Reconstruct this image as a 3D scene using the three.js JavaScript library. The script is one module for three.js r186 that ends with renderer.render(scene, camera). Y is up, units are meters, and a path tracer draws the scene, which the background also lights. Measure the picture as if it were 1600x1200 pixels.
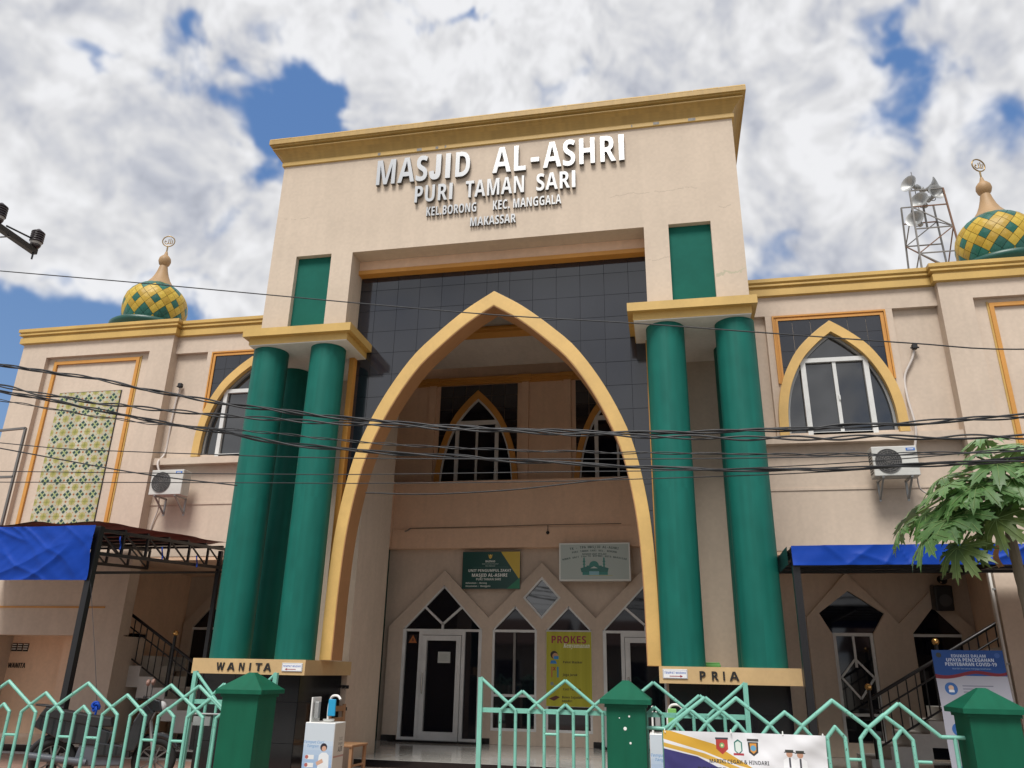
import * as THREE from 'three';
import { FontLoader } from 'three/addons/loaders/FontLoader.js';
import { TextGeometry } from 'three/addons/geometries/TextGeometry.js';
import { RoundedBoxGeometry } from 'three/addons/geometries/RoundedBoxGeometry.js';
import { mergeGeometries } from 'three/addons/utils/BufferGeometryUtils.js';

// ---------------------------------------------------------------- camera, sky, sun, exposure
const scene = new THREE.Scene();
const D2R = Math.PI / 180;
const camera = new THREE.PerspectiveCamera(52.93, 4 / 3, 0.05, 3000);
camera.position.set(2.6, 1.6, 11);
camera.rotation.set(20.471 * D2R, 11.434 * D2R, 1.131 * D2R, 'YXZ');
scene.add(camera);

let seed = 20240;
function rnd() { seed = (seed * 1664525 + 1013904223) >>> 0; return seed / 4294967296; }
function hash3(x, y, z) { let h = (x * 374761393 + y * 668265263 + z * 2147483647) | 0; h = Math.imul(h ^ (h >>> 13), 1274126177); h ^= h >>> 16; return (h >>> 0) / 4294967296; }
function vnoise(x, y, z, px = 0) {
  const xi = Math.floor(x), yi = Math.floor(y), zi = Math.floor(z), fx = x - xi, fy = y - yi, fz = z - zi;
  const u = fx * fx * fx * (fx * (fx * 6 - 15) + 10), v = fy * fy * fy * (fy * (fy * 6 - 15) + 10), w = fz * fz * fz * (fz * (fz * 6 - 15) + 10);
  const X = px ? (a) => ((a % px) + px) % px : (a) => a;
  const c = (i, j, k) => hash3(X(xi + i), X(yi + j), zi + k);
  const l = (a, b, t) => a + (b - a) * t;
  return l(l(l(c(0, 0, 0), c(1, 0, 0), u), l(c(0, 1, 0), c(1, 1, 0), u), v), l(l(c(0, 0, 1), c(1, 0, 1), u), l(c(0, 1, 1), c(1, 1, 1), u), v), w);
}
function fbm(x, y, z, oct) { let s = 0, a = 0.5, n = 0; for (let i = 0; i < oct; i++) { s += a * vnoise(x, y, z); n += a; a *= 0.55; x = x * 2.03 + 11.3; y = y * 2.03 + 5.1; z = z * 2.03 + 7.7; } return s / n; }
const sstep = (a, b, x) => { const t = Math.min(1, Math.max(0, (x - a) / (b - a))); return t * t * (3 - 2 * t); };

// gaps of blue between the clouds: azimuth, elevation, radii (degrees), strength
const GAPS = [[-33.4, 38.4, 5.2, 2.2, 0.27], [-31.4, 36.3, 1.9, 2.6, 0.34], [-46, 20.5, 9, 3.2, 0.50], [-44, 14.5, 9, 5.5, 0.50], [-29.5, 33.3, 1.0, 2.2, 0.24],
  [19.2, 42, 2.4, 0.9, 0.16], [16.5, 40, 1.7, 0.8, 0.2], [11, 28.6, 2.6, 1.1, 0.16], [26.5, 28.2, 2.2, 1.6, 0.16], [-22, 46.3, 2.6, 1.0, 0.26], [-15.4, 46, 1.6, 1.0, 0.26],
  [-46.5, 37, 1.7, 0.9, 0.22], [-40.5, 41.5, 1.4, 0.9, 0.2], [22.5, 25.5, 1.8, 1.2, 0.08]];
const SW = 2048, SH = 1024, skyData = new Float32Array(SW * SH * 4);
for (let j = 0; j < SH; j++) {
  const el = ((j + 0.5) / SH - 0.5) * Math.PI, ce = Math.cos(el), se = Math.sin(el);
  for (let i = 0; i < SW; i++) {
    const th = ((i + 0.5) / SW - 0.5) * 2 * Math.PI, dx = Math.cos(th) * ce, dz = Math.sin(th) * ce, o = (j * SW + i) * 4;
    let r, g, b;
    if (se < -0.02) { r = 0.16; g = 0.155; b = 0.145; } else {
      const up = Math.max(se, 0), k = Math.pow(1 - up, 1.6);
      r = 0.085 + 0.20 * k * k; g = 0.18 + 0.25 * k * k; b = 0.40 + 0.21 * k * k;
      const px = dx * 4.3, pz = dz * 4.3, py = up * 5.2;
      const wx = fbm(px * 1.1 + 3, py + 2.2, pz * 1.1, 3) - 0.5, wz = fbm(px * 1.1 + 40, py + 8.2, pz * 1.1 + 9, 3) - 0.5;
      const X = px * 1.25 + wx * 0.8 + 4.2, Z = pz * 1.25 + wz * 0.8 + 1.1;
      const n = fbm(X, py + 1.7, Z, 8), ns = fbm(X + 0.045, py + 1.665, Z + 0.045, 7);
      const wisp = fbm(X * 5.2 + 2, py * 5.2 + 7.1, Z * 5.2 + 5, 5) - 0.5;
      let d = n + 0.145 + 0.22 * wisp;
      const az = Math.atan2(dx, -dz) / D2R, ed = el / D2R, ja = (n - 0.5) * 13, je = (fbm(X * 2.3 + 9, py * 2.3 + 4.4, Z * 2.3, 5) - 0.5) * 8;
      for (const [a, e, ra, re, s] of GAPS) { const u = ((az - a) * ce + ja) / ra, v = (ed - e + je) / re, m = u * u + v * v; if (m < 7) d -= 0.9 * s * Math.exp(-m * 0.8); }
      const c = sstep(0.375, 0.55, d);
      const big = fbm(px * 0.7 + 31, py * 0.7 + 3.5, pz * 0.7 + 7, 3) - 0.5, fine = fbm(X * 3.1 + 20, py * 3.1 + 5.5, Z * 3.1, 5) - 0.5;
      let L = 0.625 + 0.24 * big + 0.30 * fine + 0.26 * wisp + 1.9 * (n - ns) - 0.25 * Math.max(0, d - 0.7);
      L = Math.max(0.38, Math.min(0.73, L));
      const grey = sstep(0.64, 0.40, L);
      const cr = L * (1 - 0.05 * grey), cg = L * (1.005 - 0.01 * grey), cb = L * (1.03 + 0.10 * grey);
      r += (cr - r) * c; g += (cg - g) * c; b += (cb - b) * c;
    }
    skyData[o] = r; skyData[o + 1] = g; skyData[o + 2] = b; skyData[o + 3] = 1;
  }
}
const skyTex = new THREE.DataTexture(skyData, SW, SH, THREE.RGBAFormat, THREE.FloatType);
skyTex.mapping = THREE.EquirectangularReflectionMapping; skyTex.magFilter = THREE.LinearFilter; skyTex.minFilter = THREE.LinearFilter; skyTex.wrapS = THREE.RepeatWrapping; skyTex.needsUpdate = true;
scene.background = skyTex; scene.environment = skyTex;

const sun = new THREE.DirectionalLight(new THREE.Color(1, 0.96, 0.9), 3.2);   // sun veiled by thin cloud: soft edged
sun.position.set(-3, 38, 19); sun.target.position.set(0, 4, -3);
sun.castShadow = true; sun.shadow.radius = 42; sun.shadow.mapSize.set(2048, 2048);
Object.assign(sun.shadow.camera, { left: -24, right: 24, top: 24, bottom: -24, near: 1, far: 120 });
scene.add(sun, sun.target);

const renderer = new THREE.WebGLRenderer({ antialias: true });
renderer.toneMapping = THREE.LinearToneMapping;
renderer.toneMappingExposure = 1.19;
renderer.shadowMap.enabled = true; renderer.shadowMap.type = THREE.PCFSoftShadowMap;

// ---------------------------------------------------------------- helpers
const taken = {};
function numbered(n) { const k = (taken[n] = (taken[n] ?? -1) + 1); return k ? n + '_' + String(k).padStart(3, '0') : n; }
function thing(name, label, category, [x, y, z] = [0, 0, 0], group) {
  const o = new THREE.Group(); o.name = numbered(name); o.position.set(x, y, z); o.userData = { label, category };
  if (group) o.userData.group = group; scene.add(o); return o;
}
function origin(o) { const p = new THREE.Vector3(); for (let q = o; q && q !== scene; q = q.parent) p.add(q.position); return p; }
// a part whose geometry is written in world metres; parents are only moved, never turned, when this is used
function part(parent, name, geo, mat) {
  const p = origin(parent); geo.translate(-p.x, -p.y, -p.z);
  const m = new THREE.Mesh(geo, mat); m.name = name; m.castShadow = m.receiveShadow = true; parent.add(m); return m;
}
// a part with a shared geometry in its own frame
function put(parent, name, geo, mat, x = 0, y = 0, z = 0, rx = 0, ry = 0, rz = 0) {
  const m = new THREE.Mesh(geo, mat); m.name = name; m.position.set(x, y, z); m.rotation.set(rx, ry, rz); m.castShadow = m.receiveShadow = true; parent.add(m); return m;
}
function wuv(g0) {   // uv in metres, laid by the way each face points
  const g = g0.index ? g0.toNonIndexed() : g0, p = g.attributes.position, n = g.attributes.normal, uv = new Float32Array(p.count * 2);
  for (let i = 0; i < p.count; i++) {
    const ax = Math.abs(n.getX(i)), ay = Math.abs(n.getY(i)), az = Math.abs(n.getZ(i));
    let u, v; if (az >= ax && az >= ay) { u = p.getX(i); v = p.getY(i); } else if (ax >= ay) { u = p.getZ(i) + 0.37; v = p.getY(i); } else { u = p.getX(i); v = p.getZ(i) + 0.71; }
    uv[2 * i] = u; uv[2 * i + 1] = v;
  }
  g.setAttribute('uv', new THREE.BufferAttribute(uv, 2)); return g;
}
function boxG(x0, x1, y0, y1, z0, z1) { const g = new THREE.BoxGeometry(Math.abs(x1 - x0), y1 - y0, Math.abs(z1 - z0)); g.translate((x0 + x1) / 2, (y0 + y1) / 2, (z0 + z1) / 2); return wuv(g); }
function box(parent, name, mat, x0, x1, y0, y1, z0, z1) { return part(parent, name, boxG(x0, x1, y0, y1, z0, z1), mat); }
function shapeOf(pts) { const s = new THREE.Shape(); pts.forEach(([x, y], i) => (i ? s.lineTo(x, y) : s.moveTo(x, y))); s.closePath(); return s; }
function plateG(outer, holes, z0, z1, bevel = 0) {   // a plate standing in the xy plane from z0 (back) to z1 (front)
  const s = shapeOf(outer); for (const h of holes) s.holes.push(shapeOf(h));
  const g = new THREE.ExtrudeGeometry(s, { depth: z1 - z0 - bevel, bevelEnabled: bevel > 0, bevelThickness: bevel, bevelSize: bevel, bevelOffset: -bevel, bevelSegments: 2, curveSegments: 1 });
  g.translate(0, 0, z0); return wuv(g);
}
function rod(a, b, r, seg = 8) {
  const A = new THREE.Vector3(...a), B = new THREE.Vector3(...b), d = B.clone().sub(A), g = new THREE.CylinderGeometry(r, r, d.length(), seg);
  g.applyQuaternion(new THREE.Quaternion().setFromUnitVectors(new THREE.Vector3(0, 1, 0), d.normalize())); g.translate((a[0] + b[0]) / 2, (a[1] + b[1]) / 2, (a[2] + b[2]) / 2); return g;
}
function flat(a, b, w, t, up = [0, 0, 1]) {   // a bar of rectangular section
  const A = new THREE.Vector3(...a), B = new THREE.Vector3(...b), d = B.clone().sub(A), L = d.length(), g = new THREE.BoxGeometry(w, L, t);
  const y = d.normalize(), z = new THREE.Vector3(...up).sub(y.clone().multiplyScalar(y.dot(new THREE.Vector3(...up)))).normalize(), x = new THREE.Vector3().crossVectors(y, z);
  g.applyMatrix4(new THREE.Matrix4().makeBasis(x, y, z)); g.translate((a[0] + b[0]) / 2, (a[1] + b[1]) / 2, (a[2] + b[2]) / 2); return g;
}
function tube(pts, r, n = 40, seg = 6) { return new THREE.TubeGeometry(new THREE.CatmullRomCurve3(pts.map((p) => new THREE.Vector3(...p))), n, r, seg); }
function lathe(pts, seg = 40) { return new THREE.LatheGeometry(pts.map(([r, y]) => new THREE.Vector2(r, y)), seg); }
// a moulding that runs round three sides of a block: profile of [outward, height]
function cornice(parent, name, mat, x0, x1, zf, zb, prof, sides = 'LFR') {
  const out = [];
  const quad = (a, b, c, d) => out.push(...a, ...b, ...c, ...a, ...c, ...d);
  for (let i = 0; i + 1 < prof.length; i++) {
    const [o, y] = prof[i], [p, w] = prof[i + 1];
    const eL = sides.includes('L') ? 1 : 0, eR = sides.includes('R') ? 1 : 0;
    quad([x0 - o * eL, y, zf + o], [x1 + o * eR, y, zf + o], [x1 + p * eR, w, zf + p], [x0 - p * eL, w, zf + p]);
    if (eL) quad([x0 - o, y, zb], [x0 - o, y, zf + o], [x0 - p, w, zf + p], [x0 - p, w, zb]);
    if (eR) quad([x1 + o, y, zf + o], [x1 + o, y, zb], [x1 + p, w, zb], [x1 + p, w, zf + p]);
  }
  const g = new THREE.BufferGeometry(); g.setAttribute('position', new THREE.Float32BufferAttribute(out, 3)); g.computeVertexNormals(); return part(parent, name, wuv(g), mat);
}

// ---------------------------------------------------------------- materials
function noiseTex(size, metres, fn, srgb = true) {
  const d = new Uint8Array(size * size * 4);
  for (let j = 0; j < size; j++) for (let i = 0; i < size; i++) { const c = fn(i / size, j / size), o = (j * size + i) * 4; const a = Array.isArray(c) ? c : [c, c, c]; for (let k = 0; k < 3; k++) d[o + k] = Math.max(0, Math.min(255, a[k] * 255)); d[o + 3] = 255; }
  const t = new THREE.DataTexture(d, size, size); t.wrapS = t.wrapT = THREE.RepeatWrapping; t.magFilter = THREE.LinearFilter; t.minFilter = THREE.LinearMipmapLinearFilter; t.generateMipmaps = true;
  if (srgb) t.colorSpace = THREE.SRGBColorSpace; t.repeat.set(1 / metres, 1 / metres); t.needsUpdate = true; return t;
}
const tn = (u, v, f, s) => vnoise(u * f, v * f, s, f);
const plasterMap = noiseTex(512, 3.7, (u, v) => { const a = tn(u, v, 3, 1) * 0.5 + tn(u, v, 7, 2) * 0.3 + tn(u, v, 17, 3) * 0.2, f = tn(u, v, 90, 4), st = tn(u * 6 % 1, v, 8, 6); const m = 0.955 + 0.085 * (a - 0.5) + 0.03 * (f - 0.5) + 0.03 * (st - 0.5); return [m, m * 0.997, m * 0.99]; });
const plasterBump = noiseTex(256, 0.9, (u, v) => tn(u, v, 12, 1) * 0.5 + tn(u, v, 40, 2) * 0.3 + tn(u, v, 110, 3) * 0.2, false);
const patchMap = noiseTex(256, 1.7, (u, v) => { const a = tn(u, v, 4, 11) * 0.5 + tn(u, v, 11, 12) * 0.3 + tn(u, v, 29, 13) * 0.2, f = tn(u, v, 80, 14); return 0.93 + 0.11 * (a - 0.5) + 0.02 * (f - 0.5); });
const streakMap = noiseTex(256, 2.3, (u, v) => 0.92 + 0.06 * (tn(u, v, 5, 21) - 0.5) + 0.07 * (vnoise(u * 40, v * 3, 22, 0) - 0.5) + 0.04 * (tn(u, v, 14, 23) - 0.5), true);
const groundMap = noiseTex(512, 5, (u, v) => { const m = 0.92 + 0.12 * (tn(u, v, 6, 31) - 0.5) + 0.14 * (tn(u, v, 120, 32) - 0.5); return m; });
const chipMap = noiseTex(512, 0.8, (u, v) => { const n = tn(u, v, 60, 41) * 0.6 + tn(u, v, 130, 42) * 0.4, m = 0.94 + 0.08 * (tn(u, v, 9, 43) - 0.5); if (n > 0.83) return [0.42, 0.30, 0.24]; return [m, m, m * 0.99]; });
const C = (r, g, b) => new THREE.Color().setRGB(r, g, b);
const std = (c, rough, o = {}) => new THREE.MeshPhysicalMaterial({ color: C(...c), roughness: rough, side: THREE.DoubleSide, ...o });
const M = {
  cream: std([0.61, 0.505, 0.415], 0.85, { map: plasterMap, bumpMap: plasterBump, bumpScale: 0.0004 }),
  pylon: std([0.60, 0.50, 0.405], 0.85, { map: plasterMap, bumpMap: plasterBump, bumpScale: 0.0004 }),
  inner: std([0.80, 0.56, 0.40], 0.85, { map: plasterMap, bumpMap: plasterBump, bumpScale: 0.0004 }),
  ceiling: std([0.76, 0.71, 0.64], 0.9, { map: plasterMap }),
  white: std([0.80, 0.79, 0.75], 0.8, { map: plasterMap }),
  gold: std([0.62, 0.405, 0.12], 0.5, { map: patchMap, bumpMap: plasterBump, bumpScale: 0.0008 }),
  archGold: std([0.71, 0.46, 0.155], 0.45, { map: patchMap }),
  soffitBrown: std([0.46, 0.235, 0.10], 0.6, { map: patchMap }), shadedOchre: std([0.46, 0.29, 0.08], 0.55, { map: streakMap }),
  orange: std([0.64, 0.30, 0.06], 0.55, { map: patchMap }),
  peach: std([0.60, 0.42, 0.205], 0.6, { map: patchMap }),
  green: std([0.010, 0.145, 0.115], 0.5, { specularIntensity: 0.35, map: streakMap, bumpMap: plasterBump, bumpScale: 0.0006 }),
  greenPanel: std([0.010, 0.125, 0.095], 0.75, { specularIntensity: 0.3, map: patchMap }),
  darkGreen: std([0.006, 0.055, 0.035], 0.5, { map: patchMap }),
  postGreen: std([0.005, 0.105, 0.058], 0.55, { specularIntensity: 0.4, map: streakMap, bumpMap: plasterBump, bumpScale: 0.0004 }),
  mint: std([0.21, 0.53, 0.44], 0.42, { map: chipMap }),
  tile: std([0.012, 0.014, 0.022], 0.09, { ior: 1.75, map: patchMap }),
  grout: std([0.035, 0.037, 0.045], 0.9),
  granite: std([0.008, 0.008, 0.01], 0.12, { map: patchMap }),
  glass: std([0.018, 0.02, 0.023], 0.03, { ior: 1.95 }),
  glassDark: std([0.006, 0.007, 0.012], 0.04, { ior: 1.5 }),
  alu: std([0.74, 0.75, 0.74], 0.4, { map: patchMap }),
  chrome: std([0.66, 0.66, 0.65], 0.22, { metalness: 1 }),
  letterSide: std([0.16, 0.155, 0.15], 0.35, { metalness: 1 }),
  black: std([0.012, 0.012, 0.014], 0.45),
  blackPaint: std([0.01, 0.01, 0.012], 0.35),
  steel: std([0.22, 0.21, 0.20], 0.55, { metalness: 0.6, map: patchMap }),
  rust: std([0.20, 0.11, 0.07], 0.8, { map: patchMap }),
  galv: std([0.42, 0.43, 0.43], 0.5, { metalness: 0.5, map: patchMap }),
  tarp: std([0.004, 0.052, 0.38], 0.5, { specularIntensity: 0.4, map: patchMap }),
  tarpBlack: std([0.012, 0.013, 0.018], 0.3),
  redSheet: std([0.22, 0.035, 0.025], 0.6, { map: patchMap }),
  acWhite: std([0.62, 0.62, 0.59], 0.5, { map: patchMap }),
  acDark: std([0.05, 0.05, 0.052], 0.6),
  badge: std([0.05, 0.16, 0.48], 0.4),
  pipe: std([0.52, 0.47, 0.44], 0.6),
  pipeWhite: std([0.74, 0.73, 0.70], 0.5),
  cable: std([0.014, 0.015, 0.018], 0.5),
  domeYellow: [std([0.52, 0.34, 0.025], 0.5, { map: patchMap }), std([0.44, 0.28, 0.02], 0.5, { map: patchMap }), std([0.56, 0.39, 0.04], 0.5, { map: patchMap })],
  domeGreen: [std([0.01, 0.115, 0.085], 0.35, { map: patchMap }), std([0.012, 0.14, 0.10], 0.35, { map: patchMap }), std([0.01, 0.10, 0.075], 0.35, { map: patchMap })],
  domeSeam: std([0.05, 0.05, 0.03], 0.8),
  drum: std([0.008, 0.075, 0.06], 0.4, { map: patchMap }),
  sand: std([0.40, 0.25, 0.12], 0.6, { map: patchMap }),
  brass: std([0.30, 0.21, 0.10], 0.35, { metalness: 0.8 }),
  goldBall: std([0.75, 0.45, 0.16], 0.25, { metalness: 0.9 }),
  floor: std([0.55, 0.54, 0.51], 0.1, { map: patchMap }),
  stairTile: std([0.58, 0.56, 0.53], 0.35, { map: patchMap }),
  paving: std([0.42, 0.27, 0.21], 0.85, { map: groundMap }),
  roadPaving: std([0.46, 0.45, 0.43], 0.9, { map: groundMap }),
  earth: std([0.34, 0.31, 0.26], 0.95, { map: groundMap }),
  wood: std([0.36, 0.20, 0.10], 0.6, { map: streakMap }),
  plasticWhite: std([0.74, 0.74, 0.72], 0.4),
  plasticBlue: std([0.02, 0.30, 0.55], 0.4),
  leaf: [[0.085, 0.20, 0.045], [0.115, 0.245, 0.065], [0.075, 0.175, 0.042], [0.14, 0.21, 0.06]].map((c) => std(c, 0.5, { transmission: 0.32, thickness: 0 })),
  dryLeaf: std([0.24, 0.12, 0.05], 0.8), vein: std([0.16, 0.24, 0.08], 0.6), petiole: std([0.14, 0.22, 0.06], 0.55),
  bark: std([0.20, 0.16, 0.12], 0.9, { map: streakMap, bumpMap: plasterBump, bumpScale: 0.008 }),
  rubber: std([0.012, 0.012, 0.012], 0.8), bikeBlack: std([0.01, 0.011, 0.014], 0.22, { clearcoat: 0.6 }), bikeGrey: std([0.10, 0.11, 0.13], 0.35), seat: std([0.015, 0.015, 0.016], 0.6), lamp: std([0.5, 0.5, 0.5], 0.1), mirrorBack: std([0.26, 0.15, 0.12], 0.4),
  porcelain: std([0.028, 0.02, 0.024], 0.25), porcelainPale: std([0.30, 0.28, 0.26], 0.4), concrete: std([0.36, 0.35, 0.33], 0.9, { map: groundMap }),
  houseWall: std([0.42, 0.36, 0.30], 0.9, { map: plasterMap }), houseRoof: std([0.14, 0.06, 0.04], 0.85, { map: patchMap }), stone: std([0.26, 0.25, 0.24], 0.85, { map: groundMap }),
};
function print(w, h, draw, rough = 0.5, px = 512) {
  const c = document.createElement('canvas'); c.width = px; c.height = Math.round(px * h / w); const x = c.getContext('2d'); K = px / w; x.scale(K, K); draw(x, w, h);
  const t = new THREE.CanvasTexture(c); t.colorSpace = THREE.SRGBColorSpace; t.anisotropy = 8; return new THREE.MeshPhysicalMaterial({ map: t, roughness: rough, side: THREE.DoubleSide });
}
let K = 1;
function txt(x, s, px, py, size, color, o = {}) { x.save(); x.translate(px, py); x.scale(1 / K, 1 / K); x.fillStyle = color; x.font = (o.style ?? 'bold') + ' ' + (size * K).toFixed(1) + 'px ' + (o.font ?? 'sans-serif'); x.textAlign = o.align ?? 'center'; x.textBaseline = 'alphabetic'; if (o.max) x.fillText(s, 0, 0, o.max * K); else x.fillText(s, 0, 0); x.restore(); }
function rect(x, a, b, w, h, c) { x.fillStyle = c; x.fillRect(a, b, w, h); }
function poly(x, pts, c) { x.fillStyle = c; x.beginPath(); pts.forEach(([a, b], i) => (i ? x.lineTo(a, b) : x.moveTo(a, b))); x.closePath(); x.fill(); }
function disc(x, a, b, r, c) { x.fillStyle = c; x.beginPath(); x.arc(a, b, r, 0, 7); x.fill(); }
function sheet(w, h, nx = 1, ny = 1, fn) { const g = new THREE.PlaneGeometry(w, h, nx, ny); if (fn) { const p = g.attributes.position; for (let i = 0; i < p.count; i++) p.setZ(i, fn(p.getX(i), p.getY(i))); g.computeVertexNormals(); } return g; }

// ---------------------------------------------------------------- the ground
function struct(name, geo, mat) { const m = new THREE.Mesh(wuv(geo), mat); m.name = name; m.userData.kind = 'structure'; m.receiveShadow = m.castShadow = true; scene.add(m); return m; }
{ const g = new THREE.PlaneGeometry(900, 900); g.rotateX(-Math.PI / 2); struct('ground', g, M.earth); }
{ const g = new THREE.PlaneGeometry(400, 7.5); g.rotateX(-Math.PI / 2); g.translate(0, 0.006, 9.4); struct('road', g, M.roadPaving); }
struct('courtyard_paving', boxG(-16, 16, -0.1, 0.1, -2.0, 3.3), M.paving);
struct('platform_floor', boxG(-11.3, 11.3, -0.1, 0.25, -5.52, -2.0), M.floor);
struct('platform_edge', boxG(-11.3, 11.3, 0.14, 0.246, -2.02, -1.985), M.granite);

// ---------------------------------------------------------------- pointed arch outline
const BIG = [[0, 1], [0.2, 0.994], [0.35, 0.972], [0.485, 0.92], [0.563, 0.87], [0.69, 0.735], [0.81, 0.55], [0.87, 0.41], [0.947, 0.195], [1, 0]];
const SMALL = [[0, 1], [0.2, 0.985], [0.35, 0.94], [0.475, 0.87], [0.6, 0.76], [0.75, 0.575], [0.9, 0.27], [1, 0]];
const curves = new Map();
function half(table, t) { if (!curves.has(table)) curves.set(table, new THREE.CatmullRomCurve3(table.map(([a, b]) => new THREE.Vector3(b, a, 0))).getPoints(160)); const P = curves.get(table); if (t <= 0) return 1; if (t >= 1) return 0; for (let i = 1; i < P.length; i++) if (P[i].y >= t) { const k = (t - P[i - 1].y) / (P[i].y - P[i - 1].y + 1e-9); return P[i - 1].x + (P[i].x - P[i - 1].x) * k; } return 0; }
function archPts(table, cx, y0, hw, h, n = 36) { const r = []; for (let i = 0; i <= n; i++) { const t = 1 - Math.pow(1 - i / n, 1.35); r.push([cx + hw * half(table, t), y0 + h * t]); } const l = r.slice(0, -1).reverse().map(([x, y]) => [2 * cx - x, y]); return [...r, ...l]; }
const archRing = (table, cx, y0, hwo, ho, hwi, hi, z0, z1, bevel = 0) => plateG([...archPts(table, cx, y0, hwo, ho), ...archPts(table, cx, y0, hwi, hi).reverse()], [], z0, z1, bevel);
// square tiles on a wall, those that meet the arch cut along it; each its own mesh, set a hair out of true
function archTiles(parent, cx, xs, ys, fn, z, mat, jitter) {
  for (let s of [-1, 1]) for (let a = 0; a + 1 < xs.length; a++) for (let b = 0; b + 1 < ys.length; b++) {
    const j = 0.003, x0 = xs[a] + j, x1 = xs[a + 1] - j, y0 = ys[b] + j, y1 = ys[b + 1] - j, N = 10, left = [], right = [];
    for (let k = 0; k <= N; k++) { const y = y0 + (y1 - y0) * k / N, lim = fn(y); if (lim < x1 - 0.012) { left.push([Math.max(x0, lim), y]); right.push([x1, y]); } }
    if (left.length < 2) continue;
    let pts = left.every(([x]) => x === x0) && left.length === N + 1 ? [[x0, y0], [x1, y0], [x1, y1], [x0, y1]] : [...right, ...left.reverse()];
    const mx = (x0 + x1) / 2, my = (y0 + y1) / 2;
    pts = pts.map(([x, y]) => [s * (x - mx), y - my]); if (s < 0) pts.reverse();
    const g = wuv(new THREE.ExtrudeGeometry(shapeOf(pts), { depth: 0.012, bevelEnabled: false, curveSegments: 1 }));
    const o = origin(parent); put(parent, 'tile', g, mat, cx + s * mx - o.x, my - o.y, z - o.z, (rnd() - 0.5) * jitter, (rnd() - 0.5) * jitter, 0);
  }
}

// ---------------------------------------------------------------- the mosque
const mosque = thing('mosque_building', 'cream two storey mosque with tall arched portal, green columns and gold cornices', 'mosque', [0, 0, -3]);
const ZW = -2.7;                       // front of the wings
const sym = (f) => { for (const s of [-1, 1]) f(s); };
const sb = (name, mat, s, x0, x1, y0, y1, z0, z1) => box(mosque, name, mat, Math.min(s * x0, s * x1), Math.max(s * x0, s * x1), y0, y1, z0, z1);

// the portal's plaster: mottled paint with the hairline cracks and pale filler that show on its right side
const CRACKS = [[[1.97, 9.01], [2.31, 9.045], [2.78, 9.03], [3.09, 9.06], [3.42, 9.04]], [[2.52, 7.79], [2.62, 7.76], [2.74, 7.79], [2.88, 7.80]], [[3.57, 7.42], [3.72, 7.46], [3.88, 7.44], [4.02, 7.50]], [[3.70, 8.66], [3.78, 8.63], [3.88, 8.66]], [[-3.9, 9.2], [-3.62, 9.16], [-3.4, 9.18]]];
const portalMap = (() => {
  const W = 1612, H = 728, d = new Uint8Array(W * H * 4);
  for (let j = 0; j < H; j++) for (let i = 0; i < W; i++) {
    const x = -4.03 + 8.06 * i / W, y = 6.8 + 3.64 * j / H, o = (j * W + i) * 4;
    let m = 0.955 + 0.055 * (fbm(x * 1.1, y * 1.1, 4, 4) - 0.5) + 0.03 * (vnoise(x * 26, y * 26, 3) - 0.5) + 0.022 * (vnoise(x * 9, y * 0.8, 5) - 0.5), r = m, g = m * 0.997, b = m * 0.99;
    for (let c = 0; c < CRACKS.length; c++) { const L = CRACKS[c]; if (x < L[0][0] - 0.1 || x > L[L.length - 1][0] + 0.1) continue; for (let k = 0; k + 1 < L.length; k++) if (x >= L[k][0] && x <= L[k + 1][0]) { const yy = L[k][1] + (L[k + 1][1] - L[k][1]) * (x - L[k][0]) / (L[k + 1][0] - L[k][0]) + 0.03 * (vnoise(x * 14, 2, c) - 0.5) + 0.012 * (vnoise(x * 60, 5, c) - 0.5), e = Math.abs(y - yy), n = vnoise(x * 22, y * 30, c + 9); if (c === 2 && e < 0.05 * n) { r = 0.86; g = 0.90; b = 0.87; } else if (e < 0.0055 && n > 0.22) { r *= 0.89; g *= 0.885; b *= 0.88; } } }
    d[o] = 255 * Math.min(1, r); d[o + 1] = 255 * Math.min(1, g); d[o + 2] = 255 * Math.min(1, b); d[o + 3] = 255;
  }
  const t = new THREE.DataTexture(d, W, H); t.colorSpace = THREE.SRGBColorSpace; t.magFilter = THREE.LinearFilter; t.minFilter = THREE.LinearMipmapLinearFilter; t.generateMipmaps = true; t.wrapS = t.wrapT = THREE.RepeatWrapping; t.needsUpdate = true; return t;
})();
M.portalPlaster = std([0.60, 0.50, 0.405], 0.85, { map: portalMap });
// portal: front plate with the two green niches and the tall opening
const niche = (s) => [[s * 2.89, 6.9], [s * 3.55, 6.9], [s * 3.55, 8.4], [s * 2.89, 8.4]];
part(mosque, 'portal_front', plateG([[-4.03, 6.80], [-2.5, 6.80], [-2.5, 8.39], [2.5, 8.39], [2.5, 6.80], [4.03, 6.80], [4.03, 10.44], [-4.03, 10.44]], [niche(-1), niche(1)], -0.16, 0), M.portalPlaster).geometry.attributes.uv.array.forEach((v, i, a) => { a[i] = i % 2 ? (v - 6.8) / 3.64 : (v + 4.03) / 8.06; });
sym((s) => {
  sb('portal_pylon', M.pylon, s, 2.5, 4.03, 6.80, 10.44, -2.9, -0.162);
  sb('niche_panel', M.greenPanel, s, 2.86, 3.58, 6.86, 8.43, -0.161, -0.10);
  sb('portal_pier', M.pylon, s, 2.5, 4.02, 0.1, 6.75, -2.9, -1.42);
});
box(mosque, 'portal_head', M.pylon, -2.5, 2.5, 8.395, 10.44, -2.9, -0.162);
box(mosque, 'lintel_band', M.inner, -2.5, 2.5, 8.20, 8.394, -0.62, -0.36);
box(mosque, 'lintel_trim', M.orange, -2.5, 2.5, 8.13, 8.205, -0.61, -0.335);
box(mosque, 'portal_roof', M.cream, -4.0, 4.0, 10.44, 10.72, -2.9, -0.05);
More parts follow.
